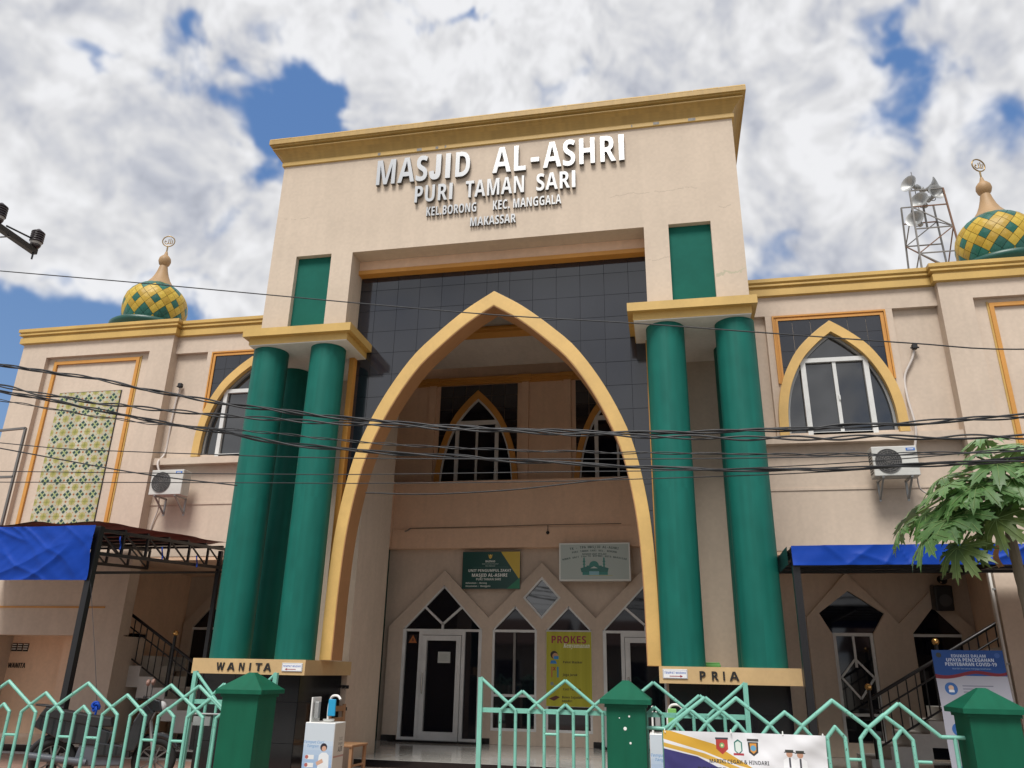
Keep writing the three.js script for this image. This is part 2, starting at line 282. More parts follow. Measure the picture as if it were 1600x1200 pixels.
cornice(mosque, 'cornice_strip', M.gold, -4.03, 4.03, 0, -2.9, [[0.0, 10.335], [0.035, 10.34], [0.035, 10.405], [0.02, 10.41], [0.02, 10.43]]);
cornice(mosque, 'portal_cornice', M.shadedOchre, -4.03, 4.03, 0, -2.9, [[0.02, 10.43], [0.035, 10.47], [0.06, 10.515], [0.095, 10.555], [0.14, 10.59], [0.185, 10.61], [0.185, 10.63], [0.165, 10.635], [0.165, 10.655], [0.215, 10.665], [0.215, 10.69], [0.24, 10.695], [0.24, 10.78], [-0.1, 10.785]]);  // weathered gold paint, with the cove's shade also put into its colour
for (const [x, w] of [[-2.19, 0.05], [-1.45, 0.09], [-1.10, 0.05], [-0.93, 0.03], [2.74, 0.10], [3.32, 0.12], [2.37, 0.02]]) box(mosque, 'cement_patch', M.concrete, x, x + w, 10.345 + 0.01 * rnd(), 10.40, 0.02, 0.038);
// hairline joints of the cornice's top course are real gaps between its cap stones
for (let i = 0; i < 20; i++) { const x = -4.27 + i * 0.427; box(mosque, 'cap_stone', M.gold, x + 0.003, x + 0.424, 10.787, 10.805 + 0.003 * rnd(), -0.1, 0.236 + 0.004 * rnd()); }

// dark tile wall round the arch
const archY = 1.71, archH = 5.83, archHW = 2.46, mid = (y) => { const t = (y - archY) / (archH - 0.12); return 2.37 * half(BIG, t); };
{
  const pts = archPts(BIG, 0, archY, 2.37, archH - 0.12), n = pts.length;
  part(mosque, 'tile_backing', plateG([[2.5, archY], [2.5, 8.2], [-2.5, 8.2], [-2.5, archY], ...pts.slice().reverse()], [], -0.62, -0.512), M.grout);
  const ys = []; for (let y = 8.27; y > 1.6; y -= 0.4) ys.push(y); ys.push(1.71); ys.reverse(); ys[ys.length - 1] = 8.19;
  archTiles(mosque, 0, [0, 0.2, 0.6, 1.0, 1.4, 1.8, 2.2, 2.495], ys, mid, -0.511, M.tile, 0.012);
}
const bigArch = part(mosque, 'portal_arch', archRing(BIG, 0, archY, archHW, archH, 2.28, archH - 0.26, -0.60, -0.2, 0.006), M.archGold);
part(bigArch, 'arch_soffit', archRing(BIG, 0, archY, 2.279, archH - 0.261, 2.268, archH - 0.275, -0.598, -0.208), M.soffitBrown);  // underside browner and darker than the arch face
sym((s) => sb('side_trim', M.orange, s, 2.44, 2.53, archY, 6.56, -0.55, -0.38));

// columns, capitals, pedestals
const colG = lathe([[0.286, 0], [0.286, 4.865]], 56);
sym((s) => {
  for (const [x, z] of [[3.77, 0], [2.745, 0], [3.80, -0.96]]) { const g = colG.clone(); const uv = g.attributes.uv; for (let i = 0; i < uv.count; i++) uv.setXY(i, uv.getX(i) * 1.9 + x, uv.getY(i) * 4.8); g.translate(s * x, 1.705, z); part(mosque, 'column', g, M.green); }
  const cap = box(mosque, 'capital', M.gold, Math.min(s * 2.2, s * 4.08), Math.max(s * 2.2, s * 4.08), 6.69, 6.825, -1.44, 0.45);
  box(cap, 'lower_step', M.gold, Math.min(s * 2.28, s * 4.0), Math.max(s * 2.28, s * 4.0), 6.575, 6.69, -1.43, 0.36);
  box(cap, 'soffit', M.white, Math.min(s * 2.29, s * 3.99), Math.max(s * 2.29, s * 3.99), 6.562, 6.576, -1.42, 0.35);
  // black granite pedestal clad in slabs
  const ped = box(mosque, 'pedestal', M.grout, Math.min(s * 2.56, s * 4.03), Math.max(s * 2.56, s * 4.03), 0.1, 1.5, -1.3, 0.16);
  const rows = [[0.1, 0.62], [0.625, 1.145], [1.15, 1.498]];
  for (const [y0, y1] of rows) {
    for (let i = 0; i < 3; i++) { const a = 2.55 + i * 0.496, b = a + 0.491; box(ped, 'slab', M.granite, Math.min(s * a, s * b), Math.max(s * a, s * b), y0, y1, 0.161, 0.176); }
    for (let i = 0; i < 3; i++) { const a = -1.3 + i * 0.49; const xi = s * 2.545, xo = s * 2.559; box(ped, 'slab', M.granite, Math.min(xi, xo), Math.max(xi, xo), y0, y1, a, a + 0.485); }
  }
  box(mosque, 'pedestal_beam', M.peach, Math.min(s * 2.43, s * 4.17), Math.max(s * 2.43, s * 4.17), 1.502, 1.706, -1.38, 0.3);
});

// wings
sym((s) => {
  const W = (name, mat, x0, x1, y0, y1, z0, z1) => sb(name, mat, s, x0, x1, y0, y1, z0, z1);
  W('wing_wall', M.cream, 3.66, 11.3, 3.6, 8.4, -9, -2.8);
  W('wing_top_band', M.cream, 4.031, 7.6, 7.91, 8.35, -2.85, ZW);
  const cx = 5.72, sx = (x) => s * x;
  // window surround with a pointed opening
  part(mosque, 'window_surround', plateG([[sx(4.62), 5.56], [sx(6.83), 5.56], [sx(6.83), 7.909], [sx(4.62), 7.909]], [archPts(SMALL, sx(cx), 5.62, 0.93, 1.98)], -2.85, ZW - 0.001), M.cream);
  const sill = W('window_sill', M.cream, 4.25, 7.6, 5.42, 5.559, -2.85, -2.62);
  W('sill_step', M.cream, 4.25, 7.6, 4.62, 4.66, -2.85, -2.785);
  W('wall_strip', M.cream, 4.031, 4.20, 5.56, 7.909, -2.85, ZW - 0.002);
  const win = part(mosque, 'arched_window', new THREE.ShapeGeometry(shapeOf(archPts(SMALL, sx(cx), 5.60, 0.95, 2.02))).translate(0, 0, -2.79), M.glass);
  part(win, 'arch_trim', archRing(SMALL, sx(cx), 5.565, 1.06, 2.15, 0.90, 1.93, -2.72, -2.62, 0.004), M.archGold);
  part(win, 'glazing_bead', archRing(SMALL, sx(cx), 5.575, 0.90, 1.95, 0.855, 1.87, -2.79, -2.74), M.galv);
  // dark tiles in the corners above the arch, with a stepped gold frame
  archTiles(win, sx(cx), [0, 0.32, 0.635, 0.90], [6.55, 6.86, 7.17, 7.48, 7.80], (y) => 1.0 * half(SMALL, (y - 5.565) / 2.08), -2.698, M.tile, 0.006);
  for (const [k, w, zz] of [[0.92, 0.035, -2.665], [0.95, 0.03, -2.68], [0.985, 0.03, -2.66]]) {
    for (const q of [-1, 1]) box(win, 'frame_strip', M.orange, Math.min(sx(cx) + q * k, sx(cx) + q * (k - w)), Math.max(sx(cx) + q * k, sx(cx) + q * (k - w)), 6.55, 7.80 + (k - 0.9), -2.71, zz);
    box(win, 'frame_strip', M.orange, sx(cx) - k, sx(cx) + k, 7.80 + (k - w - 0.9) + 0.001, 7.80 + (k - 0.9) + 0.001, -2.71, zz - 0.001);
  }
  const fx = (a, b, y0, y1, z0, z1, n = 'frame') => box(win, n, M.alu, sx(cx) + a, sx(cx) + b, y0, y1, z0, z1);
  fx(-0.575, -0.49, 5.565, 7.02, -2.78, -2.70); fx(0.49, 0.575, 5.565, 7.02, -2.78, -2.70); fx(-0.49, 0.49, 6.94, 7.02, -2.78, -2.701); fx(-0.49, 0.49, 5.565, 5.63, -2.78, -2.701); fx(-0.03, 0.03, 5.63, 6.94, -2.775, -2.72, 'mullion');
  for (const q of [-1, 1]) { const p = put(win, 'pane', new THREE.PlaneGeometry(0.46, 1.31), M.glass, sx(cx) + q * 0.26 - origin(win).x, 6.285, -2.76 - origin(win).z, (rnd() - 0.5) * 0.02, (rnd() - 0.5) * 0.02, 0); }
  put(win, 'latch', new RoundedBoxGeometry(0.03, 0.09, 0.03, 2, 0.008), M.alu, sx(cx) + 0.02 - origin(win).x, 6.25, -2.71 - origin(win).z);
  // end bay
  W('end_bay', M.cream, 7.605, 11.35, 2.12, 8.3, -2.85, -2.66);
  const bay = (x0, x1, y0, y1, z1, n = 'bay_frame') => W(n, M.cream, x0, x1, y0, y1, -2.7, z1);
  bay(7.6, 8.135, 2.1, 8.32, -2.55); bay(10.7, 11.36, 2.1, 8.32, -2.55); bay(8.135, 10.7, 7.95, 8.319, -2.551); bay(8.135, 10.7, 2.1, 4.0, -2.551);
  W('bay_trim', M.orange, 8.40, 8.47, 4.0, 7.86, -2.67, -2.615); W('bay_trim', M.orange, 10.45, 10.52, 4.0, 7.86, -2.67, -2.615); W('bay_trim', M.orange, 8.47, 10.45, 7.79, 7.86, -2.67, -2.616);
  W('bay_trim', M.gold, 8.37, 8.40, 4.0, 7.89, -2.67, -2.64); W('bay_trim', M.gold, 10.52, 10.55, 4.0, 7.89, -2.67, -2.64);
  W('parapet_line', M.orange, 8.0, 11.36, 2.60, 2.635, -2.6, -2.535);
  W('ground_pier', M.cream, 7.6, 8.45, 0.1, 2.1, -3.4, -2.55);
  W('ground_pier', M.inner, 8.95, 9.35, 0.1, 2.1, -3.9, -3.3);
  W('bay_back_wall', M.inner, 8.3, 11.35, 0.1, 2.13, -4.2, -4.0); W('bay_side_wall', M.inner, 8.2, 8.449, 0.1, 3.6, -5.5, -3.41); W('bay_soffit', M.inner, 8.2, 11.35, 2.13, 2.2, -4.2, -2.7);
  W('outer_wall', M.cream, 11.2, 11.34, 0.1, 3.61, -9, -2.7);
  for (let k = 0; k < 4; k++) { const vb = W('vent_block', M.black, 10.78 - k * 0.14 + 0.42, 10.90 - k * 0.14 + 0.42, 1.82, 1.98, -4.01, -3.985); for (const y of [1.855, 1.90, 1.945]) box(vb, 'louvre', M.white, Math.min(s * (10.79 - k * 0.14 + 0.42), s * (10.89 - k * 0.14 + 0.42)), Math.max(s * (10.79 - k * 0.14 + 0.42), s * (10.89 - k * 0.14 + 0.42)), y, y + 0.018, -3.99, -3.975); }
  // gold cornice, the end bay a step further out
  const prof = (o) => [[o, 8.29], [o + 0.07, 8.30], [o + 0.07, 8.43], [o + 0.045, 8.44], [o + 0.045, 8.47], [o + 0.10, 8.485], [o + 0.10, 8.52], [o + 0.075, 8.53], [o + 0.12, 8.56], [o + 0.12, 8.63], [o - 0.25, 8.64]];
  cornice(mosque, 'wing_cornice', M.gold, s > 0 ? 4.031 : -7.55, s > 0 ? 7.55 : -4.031, ZW, -3.2, prof(0), 'F');
  cornice(mosque, 'end_bay_cornice', M.gold, s > 0 ? 7.6 : -11.36, s > 0 ? 11.36 : -7.6, -2.55, -9, prof(0), 'LFR');
  W('wing_roof', M.cream, 3.9, 11.3, 8.4, 8.6, -9, -2.75);
  // ceiling over the ground floor passage
  W('passage_ceiling', M.inner, 3.66, 8.3, 3.53, 3.6, -5.5, -2.81);
});
// patterned ceramic tiles in the left end bay
{
  const tileMat = [0, 1, 2].map((v) => print(0.3, 0.3, (x) => {
    rect(x, 0, 0, 0.3, 0.3, ['#b3b19b', '#aaa892', '#bab7a2'][v]); const dia = (a, b, r, c) => poly(x, [[a - r, b], [a, b - r], [a + r, b], [a, b + r]], c);
    dia(0.15, 0.15, 0.105, '#a3ad72'); for (const [a, b] of [[0.15, 0.09], [0.15, 0.21], [0.09, 0.15], [0.21, 0.15]]) { dia(a, b, 0.047, '#7c8a7e'); dia(a, b, 0.037, '#1f3b36'); }
    dia(0.15, 0.15, 0.018, '#8fa04f'); for (const a of [0, 0.3]) for (const b of [0, 0.3]) { disc(x, a, b, 0.075, '#a39c60'); dia(a, b, 0.05, '#90924f'); }
    for (const [a, b] of [[0.15, 0.0], [0.15, 0.3], [0, 0.15], [0.3, 0.15]]) disc(x, a, b, 0.022, '#a5683a'); for (const [a, b] of [[0.07, 0.07], [0.23, 0.07], [0.07, 0.23], [0.23, 0.23]]) disc(x, a, b, 0.011, '#b07a44');
  }, 0.3, 96));
  box(mosque, 'tile_panel_bed', M.grout, -10.22, -8.70, 4.02, 7.12, -2.665, -2.645);
  const g = new THREE.BoxGeometry(0.297, 0.297, 0.016), o = origin(mosque);
  for (let i = 0; i < 5; i++) for (let j = 0; j < 10; j++) put(mosque, 'pattern_tile', g, tileMat[(i * 7 + j * 3) % 3], -10.06 + i * 0.3 - o.x, 6.955 - j * 0.3 - o.y, -2.637 - o.z, (rnd() - 0.5) * 0.012, (rnd() - 0.5) * 0.012, 0);
}
// recess behind the arch
box(mosque, 'recess_beam', M.ceiling, -2.5, 2.5, 7.98, 8.5, -2.95, -2.72);
for (const [y0, y1, z] of [[7.93, 7.985, -2.66], [7.985, 8.03, -2.63], [8.03, 8.065, -2.66]]) box(mosque, 'beam_moulding', M.orange, -2.5, 2.5, y0, y1, -2.96, z);
box(mosque, 'recess_ceiling', M.ceiling, -3.66, 3.66, 8.45, 8.6, -5.72, -2.9);
box(mosque, 'recess_roof', M.cream, -3.9, 3.9, 9.0, 9.2, -9, -2.8);
box(mosque, 'upper_wall', M.inner, -3.66, 3.66, 4.1, 9.0, -6.3, -6.0);
for (const [y0, y1, z] of [[8.10, 8.14, -5.93], [8.14, 8.20, -5.90], [8.20, 8.25, -5.86]]) box(mosque, 'wall_moulding', M.orange, -3.66, 3.66, y0, y1, -6.05, z);
for (const x of [-2.78, -0.5, 0.5, 2.78]) {
  const p = box(mosque, 'pilaster', M.inner, x - 0.085, x + 0.085, 5.4, 8.09, -6.05, -5.92);
  box(p, 'pilaster_cap', M.orange, x - 0.12, x + 0.12, 8.09, 8.16, -6.04, -5.87); box(p, 'pilaster_cap', M.orange, x - 0.16, x + 0.16, 8.16, 8.255, -6.04, -5.83);
}
function recessWindow(cx, z) {
  const win = part(mosque, 'recess_window', new THREE.ShapeGeometry(shapeOf(archPts(SMALL, cx, 5.35, 0.90, 2.42))).translate(0, 0, z + 0.03), M.glassDark);
  archTiles(win, cx, [0, 0.32, 0.64, 0.95], [6.2, 6.52, 6.84, 7.16, 7.48, 7.80, 8.08], (y) => 0.95 * half(SMALL, (y - 5.3) / 2.55), z + 0.012, M.tile, 0.004);
  part(win, 'arch_trim', archRing(SMALL, cx, 5.3, 1.0, 2.62, 0.88, 2.42, z + 0.01, z + 0.12, 0.004), M.orange);
  part(win, 'glazing_bead', archRing(SMALL, cx, 5.3, 0.885, 2.425, 0.845, 2.36, z + 0.03, z + 0.07), M.alu);
  const fx = (a, b, y0, y1, n = 'frame', d = 0.09) => box(win, n, M.alu, cx + a, cx + b, y0, y1, z + 0.04, z + d);
  fx(-0.52, -0.435, 5.4, 7.16); fx(0.435, 0.52, 5.4, 7.16); fx(-0.435, 0.435, 7.06, 7.16); fx(-0.435, 0.435, 5.4, 5.72); fx(-0.025, 0.025, 5.72, 7.06, 'mullion', 0.08);
  return win;
}
recessWindow(-1.64, -6.0); recessWindow(1.64, -6.0);
sym((s) => {   // a window of the same kind in each side wall of the recess
  const g = new THREE.ShapeGeometry(shapeOf(archPts(SMALL, 0, 5.35, 0.80, 2.1))); g.rotateY(-s * Math.PI / 2); g.translate(s * 3.64, 0, -4.6);
  const w = part(mosque, 'side_window', g, M.glass); const t = archRing(SMALL, 0, 5.3, 0.92, 2.3, 0.79, 2.1, 0, 0.09); t.rotateY(-s * Math.PI / 2); t.translate(s * 3.655, 0, -4.6); part(w, 'arch_trim', t, M.orange);
  sb('side_beam', M.inner, s, 3.32, 3.7, 4.09, 5.56, -5.6, -2.85);
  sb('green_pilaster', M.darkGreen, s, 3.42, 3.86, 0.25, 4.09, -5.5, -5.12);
});
box(mosque, 'floor_beam', M.inner, -3.32, 3.32, 4.10, 5.56, -6.0, -5.3);
box(mosque, 'beam_band', M.inner, -3.318, 3.318, 4.085, 4.50, -5.6, -5.275);
// ground floor back wall with its raised zigzag surround
box(mosque, 'ground_wall', M.cream, -11.2, 11.2, 0.1, 4.1, -5.8, -5.5);
const gable = (cx, hw, y0, y1, y2) => [[cx - hw, y0], [cx + hw, y0], [cx + hw, y1], [cx, y2], [cx - hw, y1]];
const lozenge = (cx, cy, a, b) => [[cx, cy - b], [cx + a, cy], [cx, cy + b], [cx - a, cy]];
part(mosque, 'window_lattice', plateG([[-3.30, 0.25], [3.30, 0.25], [3.30, 2.46], [2.11, 3.63], [1.12, 2.66], [0, 3.78], [-1.12, 2.66], [-2.11, 3.63], [-3.30, 2.46]],
  [gable(-2.11, 0.86, 0.27, 2.42, 3.32), gable(2.11, 0.86, 0.27, 2.42, 3.32), gable(-0.56, 0.465, 0.5, 2.42, 2.90), gable(0.56, 0.465, 0.5, 2.42, 2.90), lozenge(0, 3.06, 0.40, 0.43)], -5.55, -5.40, 0.006), M.cream);
sym((s) => {
  const o = [[5.2, 0.25], [8.15, 0.25], [8.15, 2.5], [7.5, 3.2], [6.86, 2.6], [6.02, 3.55], [5.2, 2.7]].map(([x, y]) => [s * x, y]);
  const h1 = [[5.64, 0.5], [6.37, 0.5], [6.37, 2.40], [6.62, 2.78], [6.02, 3.2], [5.44, 2.78], [5.64, 2.40]].map(([x, y]) => [s * x, y]), h2 = gable(s * 7.5, 0.42, 0.27, 2.42, 2.90);
  part(mosque, 'window_lattice', plateG(o, [h1, h2], -5.55, -5.40, 0.006), M.cream);
  const w = part(mosque, 'diamond_window', new THREE.ShapeGeometry(shapeOf(h1)).translate(0, 0, -5.47), M.glassDark), b = (x0, x1, y0, y1, n = 'frame') => box(w, n, M.alu, Math.min(s * x0, s * x1), Math.max(s * x0, s * x1), y0, y1, -5.465, -5.42);
  b(5.645, 5.70, 0.5, 2.42); b(6.31, 6.365, 0.5, 2.42); b(5.70, 6.31, 2.36, 2.42); b(5.70, 6.31, 0.95, 1.0); b(5.99, 6.03, 1.8, 2.36, 'mullion');
  for (const [p, q] of [[[6.0, 1.95], [6.3, 1.62]], [[6.3, 1.62], [6.02, 1.25]], [[6.02, 1.25], [5.72, 1.62]], [[5.72, 1.62], [6.0, 1.95]]]) part(w, 'glazing_bar', flat([s * p[0], p[1], -5.44], [s * q[0], q[1], -5.44], 0.035, 0.03), M.alu);
  const d = part(mosque, 'side_door', new THREE.ShapeGeometry(shapeOf(h2)).translate(0, 0, -5.47), M.glassDark); box(d, 'frame', M.alu, s * 7.5 - 0.42, s * 7.5 + 0.42, 2.36, 2.41, -5.465, -5.42);
});
function gableFrame(parent, cx, hw, y1, y2) {
  for (const s of [-1, 1]) part(parent, 'frame', flat([cx + s * (hw - 0.02), y1 + 0.01, -5.44], [cx, y2 - 0.02, -5.44], 0.045, 0.05), M.alu);
  box(parent, 'frame', M.alu, cx - hw, cx + hw, y1 - 0.05, y1, -5.465, -5.41);
}
sym((s) => {
  const cx = s * 2.11, d = part(mosque, 'entrance_door', new THREE.ShapeGeometry(shapeOf(gable(cx, 0.86, 0.27, 2.42, 3.32))).translate(0, 0, -5.475), M.glassDark);
  gableFrame(d, cx, 0.86, 2.42, 3.32);
  const b = (a, c, y0, y1, z = -5.41, n = 'frame') => box(d, n, M.alu, cx + a, cx + c, y0, y1, -5.468, z);
  b(-0.86, -0.79, 0.27, 2.37); b(0.79, 0.86, 0.27, 2.37); b(-0.50, -0.43, 0.27, 2.37, -5.412); b(0.43, 0.50, 0.27, 2.37, -5.412); b(-0.79, -0.50, 0.27, 0.33, -5.413); b(0.50, 0.79, 0.27, 0.33, -5.413); b(-0.43, 0.43, 2.30, 2.37, -5.413);
  b(-0.42, -0.32, 0.29, 2.29, -5.39, 'door_leaf'); b(0.32, 0.42, 0.29, 2.29, -5.39, 'door_leaf'); b(-0.32, 0.32, 2.19, 2.29, -5.391, 'door_leaf'); b(-0.32, 0.32, 0.29, 0.44, -5.391, 'door_leaf');
  for (const q of [-1, 1]) part(d, 'glazing_bar', flat([cx, 2.52, -5.44], [cx + q * 0.42, 2.88, -5.44], 0.045, 0.04), M.alu);
  part(d, 'glazing_bar', flat([cx, 2.42, -5.44], [cx, 2.53, -5.44], 0.045, 0.04), M.alu);
  part(d, 'handle', rod([cx - 0.37, 1.15, -5.35], [cx - 0.37, 1.55, -5.35], 0.014), M.chrome); box(d, 'lock', M.alu, cx - 0.40, cx - 0.345, 1.22, 1.42, -5.391, -5.375);
  box(d, 'threshold', M.granite, cx - 0.95, cx + 0.95, 0.25, 0.29, -5.39, -5.2);
  const wx = s * 0.56, w = part(mosque, 'gable_window', new THREE.ShapeGeometry(shapeOf(gable(wx, 0.465, 0.5, 2.42, 2.90))).translate(0, 0, -5.475), M.glassDark);
  gableFrame(w, wx, 0.465, 2.42, 2.90); const c = (a, e, y0, y1, m = M.alu) => box(w, 'frame', m, wx + a, wx + e, y0, y1, -5.468, -5.415);
  c(-0.465, -0.42, 0.5, 2.37); c(0.42, 0.465, 0.5, 2.37); c(-0.42, 0.42, 0.5, 0.55); c(-0.42, 0.42, 1.13, 1.18); c(-0.025, 0.025, 1.18, 2.37, M.steel);
});
{ const l = part(mosque, 'lozenge_window', new THREE.ShapeGeometry(shapeOf(lozenge(0, 3.06, 0.40, 0.43))).translate(0, 0, -5.47), M.glass); part(l, 'frame', plateG(lozenge(0, 3.06, 0.399, 0.429), [lozenge(0, 3.06, 0.345, 0.37)], -5.468, -5.42), M.alu); }
for (const [a, b] of [[-3.3, -2.98], [-1.24, -1.03], [1.03, 1.24], [2.98, 3.3]]) box(mosque, 'skirting', M.granite, a, b, 0.25, 0.36, -5.42, -5.39);

// roof domes of diamond tiles
sym((s) => {
  const cx = s * 9.36, cz = -4.0, dome = part(mosque, 'dome', lathe([[0.86, 8.6], [0.86, 8.98], [0.885, 9.03], [0.93, 9.08], [0.93, 9.15], [0.88, 9.19], [0.76, 9.21], [0.63, 9.22]], 56).translate(cx, 0, cz), M.drum);
  const P = new THREE.CatmullRomCurve3([[0.644, 9.20], [0.689, 9.40], [0.721, 9.62], [0.721, 9.80], [0.681, 9.98], [0.583, 10.14], [0.456, 10.26], [0.326, 10.34]].map(([r, y]) => new THREE.Vector3(r, y, 0)));
  part(dome, 'dome_shell', lathe(P.getPoints(30).map((p) => [p.x - 0.012, p.y]), 48).translate(cx, 0, cz), M.domeSeam);
  const N = 20, R = 10, at = (t) => P.getPointAt(Math.min(1, Math.max(0, t))), o = origin(dome), dA = Math.PI / N;
  for (let j = 0; j <= R; j++) {
    const tc = j / R, th = 1 / R, corners = [[0, tc - th], [1, tc], [0, tc + th], [-1, tc]].map(([a, t]) => [a * dA * 0.955, Math.min(1, Math.max(0, tc + (t - tc) * 0.955))]);
    const V = [], push = (a, t, off) => { const p = at(t), q = at(Math.min(1, t + 0.01)), m = at(Math.max(0, t - 0.01)), tx = q.x - m.x, ty = q.y - m.y, l = Math.hypot(tx, ty), r = p.x + off * ty / l, y = p.y - off * tx / l; return [Math.sin(a) * r, y, Math.cos(a) * r]; };
    const c0 = push(0, tc, 0.014); const ring = []; for (let k = 0; k < 4; k++) for (let e = 0; e < 2; e++) { const A = corners[k], B = corners[(k + 1) % 4], f = e / 2; ring.push([A[0] + (B[0] - A[0]) * f, A[1] + (B[1] - A[1]) * f]); }
    for (let k = 0; k < 8; k++) { const A = ring[k], B = ring[(k + 1) % 8], a = push(...A, 0.008), b = push(...B, 0.008), a2 = push(...A, -0.012), b2 = push(...B, -0.012); V.push(...c0, ...a, ...b, ...a, ...a2, ...b2, ...a, ...b2, ...b); }
    const g = new THREE.BufferGeometry(); g.setAttribute('position', new THREE.Float32BufferAttribute(V, 3)); g.computeVertexNormals(); wuv(g);
    for (let i = 0; i < N; i++) {
      const e = i % 2, pat = ['YG', 'GG', 'YG', 'YY', 'GY', 'YY', 'YY', 'GY', 'GG', 'GG', 'GY'][j][j === 0 || j === 1 ? e : e], green = pat === 'G';
      put(dome, 'dome_tile', g, (green ? M.domeGreen : M.domeYellow)[Math.floor(rnd() * 3)], cx - o.x, -o.y, cz - o.z, 0, (i + (j % 2) * 0.5) * 2 * dA, 0);
    }
  }
  part(dome, 'cone_cap', lathe([[0.293, 10.27], [0.371, 10.28], [0.375, 10.31], [0.302, 10.40], [0.220, 10.52], [0.159, 10.66], [0.118, 10.80], [0.098, 10.90], [0.082, 10.94]], 24).translate(cx, 0, cz), M.sand);
  part(dome, 'finial_ball', lathe([[0.073, 10.92], [0.122, 10.97], [0.148, 11.06], [0.134, 11.14], [0.090, 11.20], [0.049, 11.24], [0.029, 11.33], [0.000, 11.34]], 24).translate(cx, 0, cz), M.sand);
  part(dome, 'finial_mast', rod([cx, 11.3, cz], [cx, 11.49, cz], 0.018), M.brass);
  const ring = new THREE.TorusGeometry(0.145, 0.014, 8, 36); ring.rotateY(0.35); ring.translate(cx, 11.64, cz); const fr = part(dome, 'finial_ring', ring, M.brass);
  const strokes = [[[-0.09, -0.03], [-0.07, -0.07], [-0.02, -0.075], [0.0, -0.03], [0.0, 0.06]], [[0.0, -0.06], [0.04, -0.06], [0.045, 0.08]], [[0.045, -0.06], [0.085, -0.055], [0.09, 0.04]], [[-0.09, -0.03], [-0.075, 0.01], [-0.05, -0.02]]];
  for (const st of strokes) { const g = tube(st.map(([a, b]) => [a, b, 0]), 0.010, 12, 6); g.rotateY(0.35); g.translate(cx, 11.64, cz); part(dome, 'emblem_stroke', g, M.brass); }
});

// ---------------------------------------------------------------- lettering
const font = await new FontLoader().loadAsync('fonts/droid/droid_sans_bold.typeface.json');
// plain bar I and hooked J of the photographed lettering
const GLYPH = { I: () => shapeOf([[0.13, 0], [0.39, 0], [0.39, 0.992], [0.13, 0.992]]),
  J: () => { const p = new THREE.Shape(); p.moveTo(0.37, 0.992); p.lineTo(0.64, 0.992); p.lineTo(0.64, 0.32); p.bezierCurveTo(0.64, 0.08, 0.53, -0.012, 0.33, -0.012); p.bezierCurveTo(0.13, -0.012, 0.03, 0.10, 0.03, 0.33); p.lineTo(0.28, 0.35); p.bezierCurveTo(0.28, 0.25, 0.29, 0.205, 0.33, 0.205); p.bezierCurveTo(0.37, 0.205, 0.37, 0.26, 0.37, 0.34); p.closePath(); return p; } };
GLYPH.I.ha = 0.52; GLYPH.J.ha = 0.74;
function lettering(label, words, capH, depth, z, mat, group, dot = 0) {
  const cx = (words[0][1] + words[words.length - 1][2]) / 2, by = words[0][3], t = thing('lettering', label, 'lettering', [cx, by, z], group);
  const size = capH / 0.992;
  for (const [w, x0, x1, y] of words) {
    let adv = 0; const res = font.data.resolution, glyphs = [...w].map((c) => { const gl = font.data.glyphs[c] ?? font.data.glyphs['?']; const a = adv; adv += (GLYPH[c] ? GLYPH[c].ha : gl.ha / res) * size; return [c, a]; });
    const k = (x1 - x0) / (adv - 0.06 * size);
    for (const [c, a] of glyphs) {
      if (c === ' ') continue;
      const own = GLYPH[c], opt = { depth, curveSegments: 6, bevelEnabled: false };
      const g = own ? new THREE.ExtrudeGeometry(own(), opt).scale(size, size, 1) : new TextGeometry(c, { font, size, ...opt });
      g.computeBoundingBox(); const mx = (g.boundingBox.min.x + g.boundingBox.max.x) / 2; g.translate(-mx, 0, 0); g.scale(k * 0.98, 1, 1); g.translate(x0 + (a + mx - 0.02 * size) * k - cx, y - by, 0); put(t, 'letter', g, mat);
    }
  }
  return t;
}
const LM = [M.chrome, M.letterSide];
lettering('largest top row of raised silver block letters on the portal', [['MASJID', -2.20, -0.42, 9.68], ['AL', -0.03, 0.56, 9.68], ['-', 0.63, 0.79, 9.68], ['ASHRI', 0.86, 2.27, 9.68]], 0.52, 0.06, 0.012, LM, 'silver letter rows on the portal');
lettering('second row of silver block letters, three words on the portal', [['PURI', -1.44, -0.71, 9.235], ['TAMAN', -0.50, 0.55, 9.235], ['SARI', 0.73, 1.43, 9.235]], 0.335, 0.06, 0.012, LM, 'silver letter rows on the portal');
lettering('third row of small silver letters on the portal, two phrases', [['KEL.BORONG', -1.20, -0.29, 8.955], ['KEC. MANGGALA', -0.02, 1.16, 8.955]], 0.18, 0.04, 0.01, LM, 'silver letter rows on the portal');
lettering('lowest short row of small silver letters on the portal', [['MAKASSAR', -0.41, 0.39, 8.67]], 0.17, 0.04, 0.01, LM, 'silver letter rows on the portal');
lettering('black letters for the women on the left pedestal beam', [['W', -3.62, -3.5, 1.548], ['A', -3.45, -3.34, 1.548], ['N', -3.28, -3.18, 1.548], ['I', -3.12, -3.08, 1.548], ['T', -3.02, -2.92, 1.548], ['A', -2.89, -2.78, 1.548]].map(([c, a, b, y]) => [c, a - 0.24 + 0.08, b - 0.24 + 0.08, y]), 0.105, 0.012, 0.302, [M.black, M.black]);
lettering('black letters for the men on the right pedestal beam', [['P', 2.80, 2.89, 1.55], ['R', 2.95, 3.04, 1.55], ['I', 3.09, 3.13, 1.55], ['A', 3.18, 3.29, 1.55]].map(([c, a, b, y]) => [c, a + 0.12, b + 0.12, y]), 0.105, 0.012, 0.302, [M.black, M.black]);
lettering('small dark letters on the shaded wall under the left wing', [['WANITA', -11.18, -10.76, 1.49]], 0.10, 0.01, -3.998, [M.black, M.black]);

